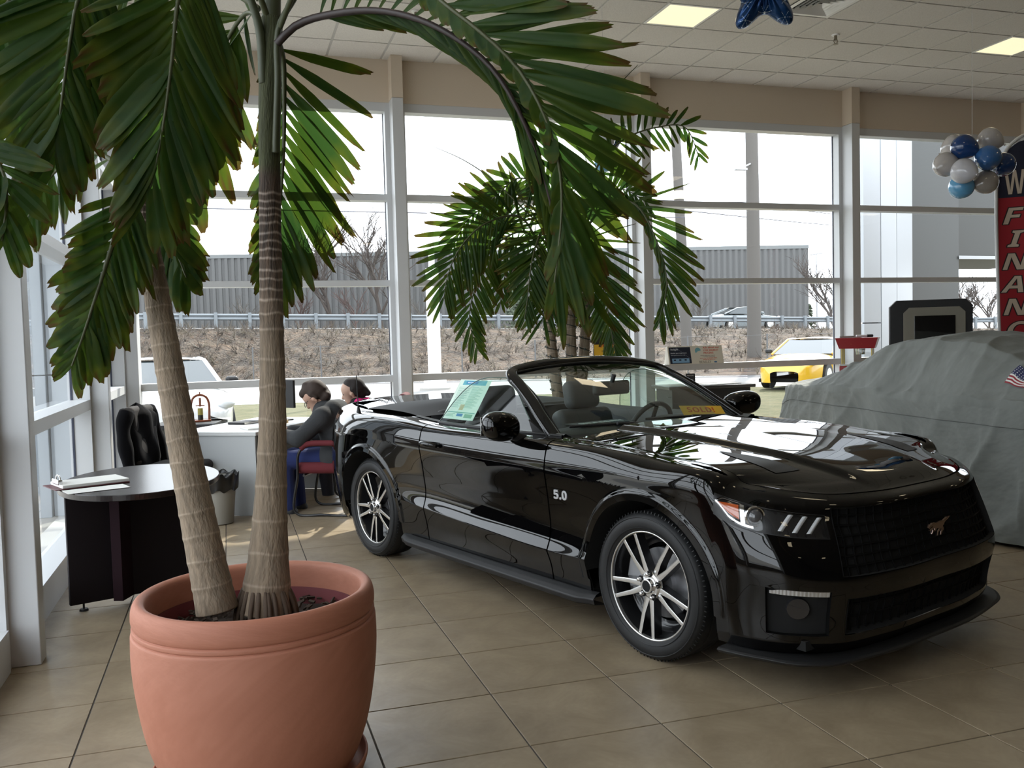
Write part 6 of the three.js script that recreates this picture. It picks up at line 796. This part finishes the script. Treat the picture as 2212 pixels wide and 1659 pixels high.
{ // popcorn machine on a stand
  const p = at(1853, 768, 11.1), t = thing('popcorn_machine', 'small red popcorn machine with brass posts beside the third column', 'popcorn machine', [p.x, 0, p.z], -0.75), y0 = p.y - 0.10, mRedP = M(RGB(0.30, 0.012, 0.018), 0.3), mBrass = M(RGB(0.45, 0.33, 0.09), 0.35, 0.6);
  part(t, 'stand', rspan(-0.2, 0.2, 0, y0 - 0.02, -0.17, 0.17, 0.01), mRedP); part(t, 'tray', rspan(-0.2, 0.2, y0 - 0.02, y0, -0.17, 0.17, 0.005), mChrome);
  for (const [x, z] of [[-1, -1], [1, -1], [1, 1], [-1, 1]]) part(t, 'post', rbox(0.016, 0.20, 0.016, x * 0.17, y0 + 0.10, z * 0.14, 0.004), mBrass);
  for (const [w, h, x, z, r] of [[0.32, 0.19, 0, 0.145, 0], [0.26, 0.19, -0.175, 0, PI / 2], [0.26, 0.19, 0.175, 0, PI / 2]]) part(t, 'glass', new THREE.PlaneGeometry(w, h).rotateY(r).translate(x, y0 + 0.10, z), mPane);
  const cp = new THREE.CylinderGeometry(0.345, 0.285, 0.13, 4, 1).rotateY(PI / 4).scale(1, 1, 0.86).translate(0, y0 + 0.255, 0); part(t, 'canopy', toCreasedNormals(cp, 0.3), mRedP, 'red flared canopy'); part(t, 'canopy_scroll', [tube([[-0.11, 0.02, 0], [-0.06, -0.006, 0], [-0.03, 0.012, 0], [0, 0.0, 0], [0.03, 0.012, 0], [0.06, -0.006, 0], [0.11, 0.02, 0]], 0.004, 40, 5).translate(0, y0 + 0.25, 0.185)], mBrass); part(t, 'kettle', [cyl(0.06, 0.05, 0.07, 0.03, y0 + 0.15, 0, 20), bar([0.03, y0 + 0.18, 0], [0.03, y0 + 0.21, 0], 0.01)], mChrome);
  const ph = thing('cordless_phone', 'white and black handset lying on the red popcorn machine', 'phone', [p.x, y0 + 0.323, p.z], -0.5); part(ph, 'handset', rbox(0.16, 0.03, 0.05, 0.06, 0.016, 0, 0.012), M(RGB(0.7, 0.7, 0.72), 0.4)); part(ph, 'earpiece', rbox(0.08, 0.034, 0.052, 0.14, 0.017, 0, 0.012), mBlack);
  const st = thing('staple_tool', 'grey rounded tool lying beside the handset on the popcorn machine', 'tool', [p.x - 0.11, y0 + 0.323, p.z - 0.06], -0.7); part(st, 'body', rbox(0.17, 0.022, 0.05, 0, 0.011, 0, 0.01), M(RGB(0.25, 0.22, 0.19), 0.6));
}
// sign box on the window rail
const BOARD = '#d9d4c6';
{
  const a = at(1440, 783, 10.9), p = V(5.87, 1.122, ZB - 0.02), t = thing('tent_sign', 'long cream tent sign about live market pricing on the window rail', 'sign', [p.x, p.y, p.z]);
  const face = canvasTex(1024, 320, (c, w, h) => { c.fillStyle = BOARD; c.fillRect(0, 0, w, h); c.fillStyle = '#141d33'; c.fillRect(20, 18, 400, 290); c.fillStyle = '#dfe4ea'; c.font = 'bold 44px sans-serif'; c.fillText('insight', 50, 70); c.font = 'bold 26px sans-serif'; c.fillText('Market your experience', 45, 130); c.font = '20px sans-serif'; c.fillText('Check your price online today', 45, 165); c.fillStyle = '#7fa6c8'; c.fillRect(60, 215, 320, 80); c.fillStyle = '#1a2238'; for (const x of [90, 190, 290]) c.fillRect(x, 232, 40, 24); c.strokeStyle = '#8a93a6'; c.lineWidth = 3; c.beginPath(); c.moveTo(150, 18); c.lineTo(420, 240); c.stroke(); c.fillStyle = '#6fa9b4'; c.beginPath(); c.arc(560, 90, 56, 2.4, 6.2); c.lineTo(560, 96); c.fill(); c.fillStyle = '#c2391f'; c.font = 'bold 46px sans-serif'; c.fillText('Ask about our', 660, 52); c.fillText('LIVE MARKET', 660, 100); c.fillText('PRICING', 660, 148); c.fillStyle = '#3a3432'; c.font = 'bold 19px sans-serif'; c.fillText('No price adjustment required', 600, 184); c.fillText('to find the market price', 650, 206); c.fillStyle = '#c2391f'; c.font = 'bold 22px sans-serif'; c.fillText('Ask for the LIVE MARKET PRICE', 580, 232); c.fillText('getting the best price', 640, 256); c.fillStyle = '#2b2826'; c.font = '52px serif'; c.fillText('BEASLEY', 560, 310); c.fillStyle = '#4b77a0'; c.beginPath(); c.ellipse(870, 296, 30, 13, 0, 0, 7); c.fill(); });
  const W = 0.80, Hh = 0.235, D = 0.075, mE = M(RGB(0.55, 0.52, 0.46), 0.8);
  const f = grid((u, v) => V(lerp(-W / 2, W / 2, u), v * Hh, lerp(D, 0.02, v)), 1, 1); part(t, 'front_face', f, M(0xffffff, 0.7, 0, { map: face }), 'printed front panel');
  part(t, 'box', extr([[D - 0.002, 0], [0.018, Hh], [-0.02, Hh], [-D, 0]], W).rotateY(-PI / 2).translate(W / 2, 0, 0).scale(1, 0.998, 1), mE);
}
{ // yellow poster by the second column
  const t = thing('poster_stand', 'yellow and black poster with red lettering beside the second column', 'poster', [4.62, 1.122, ZB - 0.03]), g = canvasTex(384, 512, (c, w, h) => { c.fillStyle = '#d6a92e'; c.fillRect(0, 0, w, h); c.fillStyle = '#231b12'; c.fillRect(0, h * 0.74, w, h * 0.26); c.font = 'bold 30px sans-serif'; c.fillText('WHAT YOU WANT', 60, 50); c.fillText('WHEN YOU WANT IT', 60, 96); c.fillStyle = '#b8321c'; c.font = 'bold 96px sans-serif'; c.fillText('LOVE', 70, 220); c.fillStyle = '#3a2a1a'; c.font = 'bold 36px sans-serif'; c.fillText('the value', 110, 290); c.fillStyle = '#d6a92e'; c.font = 'bold 34px sans-serif'; c.fillText('your', 70, 440); c.font = '24px sans-serif'; c.fillText('trade in advisor', 70, 480); });
  part(t, 'poster_panel', new THREE.PlaneGeometry(0.36, 0.44).rotateX(-0.06).translate(0, 0.222, 0.03), M(0xffffff, 0.6, 0, { map: g })); part(t, 'backing', rbox(0.37, 0.445, 0.008, 0, 0.223, 0.022, 0.003).rotateX(-0.0), mBlack); part(t, 'foot', rspan(-0.15, 0.15, 0, 0.012, -0.05, 0.07, 0.003), mBlack);
  const q = thing('brochure_holder', 'small blue and green brochure holder left of the yellow poster', 'brochures', [4.22, 1.122, ZB - 0.03]); part(q, 'holder', rspan(-0.11, 0.11, 0, 0.16, -0.03, 0.03, 0.006), M(RGB(0.02, 0.05, 0.16), 0.4)); part(q, 'leaflet', rspan(-0.17, -0.08, 0.0, 0.10, 0.0, 0.035, 0.003), M(RGB(0.16, 0.36, 0.05), 0.5)); part(q, 'leaflet', rspan(0.03, 0.10, 0.02, 0.20, 0.0, 0.04, 0.003), mPaper);
}
{ // dark counter with tent card
  const t = thing('dark_counter', 'dark wood counter between the windscreen and the covered car', 'counter', [5.5, 0, -9.75], -0.1); part(t, 'countertop', rspan(-0.55, 0.55, 0.86, 0.90, -0.3, 0.3, 0.01), M(RGB(0.05, 0.045, 0.045), 0.25)); part(t, 'cabinet', rspan(-0.5, 0.5, 0, 0.86, -0.26, 0.26, 0.006), M(RGB(0.015, 0.012, 0.012), 0.5));
  const c = thing('tent_card', 'small dark tent card with white print on the dark counter', 'card', [5.28, 0.901, -9.65], -0.4), g = canvasTex(128, 160, (x, w, h) => { x.fillStyle = '#1d1a1c'; x.fillRect(0, 0, w, h); x.fillStyle = '#cfcac4'; x.font = 'bold 18px sans-serif'; x.fillText('WIN A CAR', 14, 34); x.fillRect(30, 80, 70, 6); x.fillRect(40, 96, 50, 40); }); part(c, 'front', grid((u, v) => V(lerp(-0.055, 0.055, u), 0.14 * v, 0.04 * (1 - v)), 1, 1), M(0xffffff, 0.6, 0, { map: g })); part(c, 'back', grid((u, v) => V(lerp(-0.055, 0.055, u), 0.14 * v, -0.04 * (1 - v)), 1, 1), mBlack);
  const pl = thing('paper_pile', 'white papers spread on the dark counter', 'paper', [5.66, 0.901, -9.65], 0.2); part(pl, 'sheets', rbox(0.5, 0.006, 0.25, 0, 0.003, 0, 0.001, 1), mPaper);
}
{ // feather banner
  const b = at(2152, 738, 10.6), t = thing('finance_banner', 'tall red and navy banner lettered WE FINANCE on a white pole', 'banner', [b.x, 0, b.z], -0.62);
  const Y0 = 0.9, Y1 = 3.66, g = canvasTex(512, 2048, (c, w, h) => { c.fillStyle = '#8e1420'; c.fillRect(0, 0, w, h); c.fillStyle = '#12152b'; c.fillRect(0, 0, w, 490); c.lineJoin = 'round'; const put = (s, x, y, f, k) => { c.save(); c.translate(x, y); c.scale(k, 1); c.font = f; c.lineWidth = 14; c.strokeStyle = '#1a1214'; c.strokeText(s, 0, 0); c.fillStyle = '#b9a998'; c.fillText(s, 0, 0); c.restore(); }; put('WE', 75, 462, 'bold 285px sans-serif', 0.78); 'FINANCE'.split('').forEach((s, i) => put(s, [20, 80, 5, 15, 5, 25, 20][i], 718 + i * 196, 'italic bold 196px sans-serif', s === 'I' ? 1.8 : 1.85)); });
  const arch = (v) => { const k = clamp((v - 0.84) / 0.16, 0, 1); return 0.36 * (1 - Math.sqrt(Math.max(0, 1 - k * k))); };
  part(t, 'flag', (() => { const G = grid((u, v) => { const y = lerp(Y0, Y1, v), x0 = 0.03 - 0.045 * (v - 0.4), x = lerp(0, 0.52, u); return V(x0 + Math.max(x, arch(v)), y, 0.015 * Math.sin(u * 6 + v * 5)); }, 40, 90), uv = G.attributes.uv, p = G.attributes.position; for (let i = 0; i < uv.count; i++) { const v = uv.getY(i); uv.setX(i, (p.getX(i) - 0.03 + 0.045 * (v - 0.4)) / 0.52); } return G; })(), M(0xffffff, 0.8, 0, { map: g }));
  part(t, 'pole', [taper([[0.07, 0.05, 0], [0.03, 1.6, 0], [0.0, 2.9, 0], [0.012, 3.24, 0], [0.09, 3.52, 0], [0.24, 3.68, 0], [0.46, 3.74, 0]], () => 0.02, 60, 8)], M(RGB(0.5, 0.5, 0.5), 0.4)); part(t, 'foot', [rbox(0.5, 0.03, 0.05, 0.07, 0.015, 0, 0.01), rbox(0.05, 0.03, 0.5, 0.07, 0.015, 0, 0.01), cyl(0.02, 0.02, 0.1, 0.07, 0.07, 0, 10)], mBlack);
}
// balloons
function balloon(label, u, v, r, d, col, group) {
  const p = at(u, v, d), R = 0.94 * r * d / FPX, t = thing('balloon', label, 'balloon', p.toArray(), 0, group); const g = latheS([[0, -1.18], [0.18, -1.12], [0.55, -0.86], [0.9, -0.35], [1.0, 0.1], [0.9, 0.5], [0.6, 0.83], [0.25, 0.97], [0, 1.0]], 32, 40).scale(R, R, R); const a = rr(0, 6.3), m = part(t, 'skin', g, MP(col, 0.16, { clearcoat: 0.6, transmission: 0.12, thickness: 0 })); m.rotation.set(Math.cos(a) * 1.2, 0, Math.sin(a) * 1.2); const k = part(t, 'knot', cyl(0.006, 0.014, 0.02, 0, -R * 1.22, 0, 8), MP(col, 0.4)); k.rotation.copy(m.rotation); return t;
}
{
  seed = 404; const W = RGB(0.50, 0.47, 0.45), Wp = RGB(0.58, 0.58, 0.62), NB = RGB(0.008, 0.045, 0.17), MB = RGB(0.04, 0.14, 0.36), LB = RGB(0.13, 0.38, 0.62), gr = 'balloon cluster by the finance banner', D = 8.3;
  balloon('pearl white balloon at the top right of the hanging cluster', 2138, 302, 27, D + 0.12, W, gr); balloon('pearl balloon peeking out behind the dark blue one at the top left', 2060, 316, 26, D + 0.2, W, gr); balloon('dark blue balloon at the top left of the hanging cluster', 2083, 318, 29, D - 0.02, NB, gr); balloon('mid blue balloon in the centre of the hanging cluster', 2134, 342, 29, D - 0.1, MB, gr); balloon('dark blue balloon at the right end of the hanging cluster', 2166, 356, 27, D + 0.08, NB, gr); balloon('pearl white balloon at the left end of the hanging cluster', 2042, 356, 28, D + 0.05, W, gr); balloon('silvery balloon at the front of the hanging cluster', 2083, 370, 29, D - 0.14, Wp, gr); balloon('taupe pearl balloon at the lower right of the hanging cluster', 2129, 394, 27, D, RGB(0.34, 0.30, 0.27), gr); balloon('light blue balloon at the bottom of the hanging cluster', 2076, 404, 28, D + 0.03, LB, gr);
  const a = at(2100, 340, D), s = solo('balloon_string', bar(a, V(a.x, CEIL, a.z), 0.0018, 5), M(RGB(0.6, 0.6, 0.6), 0.6), 'thin white string holding the balloon cluster from the ceiling', 'string');
  balloon('white balloon half hidden behind the big palm frond', 1304, 298, 27, 8.9, Wp, 'balloons behind the palm'); balloon('dark blue balloon behind the white one by the palm frond', 1318, 302, 26, 9.1, NB, 'balloons behind the palm'); balloon('light blue balloon below the white one behind the palm frond', 1306, 350, 24, 9.0, LB, 'balloons behind the palm');
  const b = at(1306, 310, 9), s2 = solo('balloon_string', bar(b, V(b.x, CEIL, b.z), 0.0018, 5), M(RGB(0.6, 0.6, 0.6), 0.6), 'thin string above the balloons behind the palm frond', 'string');
}
{ // foil star
  const p = at(1650, -22, 6.8), t = thing('foil_star_balloon', 'blue foil star balloon with white snowflakes hanging from the ceiling', 'balloon', p.toArray(), -0.5), R = 0.33;
  const g = grid((u, v) => { const a = u * 2 * PI, k = 0.5 + 0.5 * Math.cos(a * 5 + PI), r = R * lerp(0.56, 1, Math.pow(k, 1.6)) * Math.sin(v * PI * 0.5 * 2 > PI ? PI - v * PI : v * PI); const q = Math.sin(v * PI); return V(Math.sin(a) * r, -Math.cos(a) * r + 0.0, (v < 0.5 ? 1 : -1) * 0.13 * Math.sqrt(Math.max(0, 1 - Math.pow(q, 2.2))) * (0.75 + 0.25 * k) + 0.012 * Math.sin(a * 20) * q * (1 - q) * 4); }, 200, 40);
  const fx = tex(512, 512, (x, y) => { const gx = (x * 5) % 1 - 0.5, gy = (y * 6 + Math.floor(x * 5) * 0.5) % 1 - 0.5, rad = Math.hypot(gx, gy), an = Math.atan2(gy, gx), arm = Math.abs(Math.sin(an * 3)); const fl = rad < 0.34 && (arm < 0.16 + 0.1 * Math.sin(rad * 60) || rad < 0.05) ? 1 : 0; const n = N3(x * 14, y * 14, 2) * 0.06; return fl ? [0.72, 0.78, 0.84] : [0.10 + n, 0.24 + n, 0.42 + n]; });
  { const pp = g.attributes.position, uv = g.attributes.uv; for (let i = 0; i < pp.count; i++) uv.setXY(i, pp.getX(i) * 1.4 + 0.5, pp.getY(i) * 1.4 + 0.5); }
  part(t, 'foil', g, M(0xffffff, 0.2, 0.55, { map: fx })); part(t, 'ribbon', bar([0, R, 0], [0, CEIL - p.y, 0], 0.002, 5), M(RGB(0.5, 0.5, 0.55), 0.5));
}
// ---------------------------------------------------------------- vehicles outside
function vehicle(name, label, pos, turn, o) {
  const t = thing(name, label, 'car', pos, turn), { L, W, belt, roof, hoodY, cab, color } = o, mC = MP(color, 0.25, { clearcoat: 1, clearcoatRoughness: 0.03 }), wr = o.wheel ?? 0.34, ax = o.axles;
  const prof = curve(o.side.map(([x, y]) => [x, y, 0])), yTop2 = (x) => { let best = 0; const s = o.side; for (let i = 0; i < s.length - 1; i++) if (x >= s[i][0] && x <= s[i + 1][0]) best = lerp(s[i][1], s[i + 1][1], smooth(0, 1, (x - s[i][0]) / (s[i + 1][0] - s[i][0]))); return best; };
  const hw = (x) => W / 2 * Math.pow(Math.max(0.001, 1 - Math.pow(Math.abs(x) / (L / 2 + 0.02), 6)), 0.28);
  part(t, 'body', grid((u, v) => { const x = lerp(-L / 2, L / 2, 0.5 - 0.5 * Math.cos(PI * u)), s = v * 2 - 1, a = Math.abs(s), sg = Math.sign(s || 1), T = yTop2(x), w = hw(x); let b = 0.2; for (const q of ax) { const d = Math.abs(x - q); if (d < wr + 0.06) b = Math.max(b, wr + Math.sqrt(Math.pow(wr + 0.06, 2) - d * d)); } b = Math.min(b, T - 0.06); if (a > 0.55) { const k = (a - 0.55) / 0.45; return V(x, lerp(T * 0.9, b, k), sg * w * (1 - 0.03 * Math.pow(1 - k, 2) - 0.05 * k * k)); } const k = a / 0.55; return V(x, lerp(T, T * 0.9, Math.pow(k, 4)), sg * w * 0.97 * k); }, 90, 40), mC);
  const [c0, c1, c2, c3] = cab, rw = W / 2 * 0.74;
  const roofP = (u, s) => { const x = lerp(c1, c2, u); return V(x, roof - 0.05 * Math.pow(2 * u - 1, 2) * 0.6 - 0.04 * s * s, s * rw); }; part(t, 'roof', grid((u, v) => roofP(u, lerp(-1, 1, v)), 16, 12), mC);
  const base = (x) => yTop2(x) - 0.03, mGl = MP(RGB(0.02, 0.03, 0.035), 0.04, { clearcoat: 1 }); const quad = (A, Bb, C, D) => grid((u, v) => A.clone().lerp(Bb, u).lerp(D.clone().lerp(C, u), v), 6, 4);
  const bl = (x, s) => V(x, base(x) + 0.02, s * hw(x) * 0.93);
  part(t, 'windscreen', quad(bl(c3, -1), bl(c3, 1), roofP(1, 1), roofP(1, -1)), o.clearGlass ? mPane : mGl); part(t, 'rear_window', quad(bl(c0, -1), bl(c0, 1), roofP(0, 1), roofP(0, -1)), mGl);
  for (const s of [1, -1]) { part(t, 'side_window', quad(bl(lerp(c0, c3, 0.08), s), bl(lerp(c0, c3, 0.93), s), roofP(0.97, s), roofP(0.05, s)), mGl); part(t, 'pillar', [taper([bl(c3, s), roofP(1, s)], () => 0.035, 4, 8), taper([bl(c0, s), roofP(0, s)], () => 0.05, 4, 8), taper([roofP(0, s), roofP(0.5, s), roofP(1, s)], () => 0.03, 8, 8)], mC); part(t, 'side_mirror', [rbox(0.16, 0.13, 0.19, c3 - 0.25, belt + 0.1, s * (W / 2 + 0.12), 0.05, 3)], o.mirror ?? mC); part(t, 'headlight', sph(0.1, L / 2 - 0.22, hoodY - 0.12, s * (W / 2 - 0.22), 0.9, 0.75, 1.3), MP(RGB(0.6, 0.62, 0.65), 0.1, { clearcoat: 1 })); part(t, 'tail_lamp', sph(0.09, -L / 2 + 0.12, belt - 0.1, s * (W / 2 - 0.2), 0.8, 0.7, 1.5), M(RGB(0.25, 0.01, 0.01), 0.2)); }
  for (const q of ax) for (const s of [1, -1]) { const w = part(t, 'wheel', [cyl(wr, wr, 0.22, 0, 0, 0, 32).rotateX(PI / 2)], mRubber); w.position.set(q, wr, s * (W / 2 - 0.13)); part(w, 'rim', [cyl(wr * 0.66, wr * 0.66, 0.012, 0, 0, 0.11 * s, 24).rotateX(0)].map((g) => g.translate(0, 0, -0.11 * s).rotateX(PI / 2).translate(0, 0, 0.11 * s)), mAlloy); }
  part(t, 'underside', span(-L / 2 + 0.3, L / 2 - 0.3, 0.2, 0.3, -W / 2 + 0.1, W / 2 - 0.1), mDark);
  return t;
}
const sedan = { L: 4.7, W: 1.84, belt: 0.92, roof: 1.42, hoodY: 0.85, axles: [1.4, -1.35], cab: [-1.75, -0.75, 0.35, 1.0], side: [[-2.36, 0.6], [-2.28, 0.92], [-1.7, 1.0], [-0.5, 0.97], [0.9, 0.95], [1.9, 0.84], [2.28, 0.70], [2.36, 0.5]] };
{ const p = at(1722, 700, 51); vehicle('sedan_car', 'grey sedan driving along the road behind the guardrail', [p.x, yTop(p.x) - 0.02, -49.5], 0.0, { ...sedan, color: RGB(0.14, 0.16, 0.17) }); }
{ const p = at(1760, 820, 24.5); vehicle('yellow_coupe', 'bright yellow coupe parked outside the third window', [p.x + 0.9, -0.05, p.z - 1.3], PI + 0.62, { ...sedan, color: RGB(0.72, 0.42, 0.025), roof: 1.40, cab: [-1.95, -0.75, 0.15, 0.95], mirror: mBlack }); }
{ const p = at(318, 880, 12.6); vehicle('white_sedan', 'white car parked nose-on outside, behind the left palm trunk', [p.x, -0.05, p.z - 2.3], -1.40, { ...sedan, color: RGB(0.62, 0.63, 0.65), mirror: mBlack }); }
scene.traverse((o) => { if (o.isMesh) { o.castShadow = o.receiveShadow = true; } });
renderer.render(scene, camera);
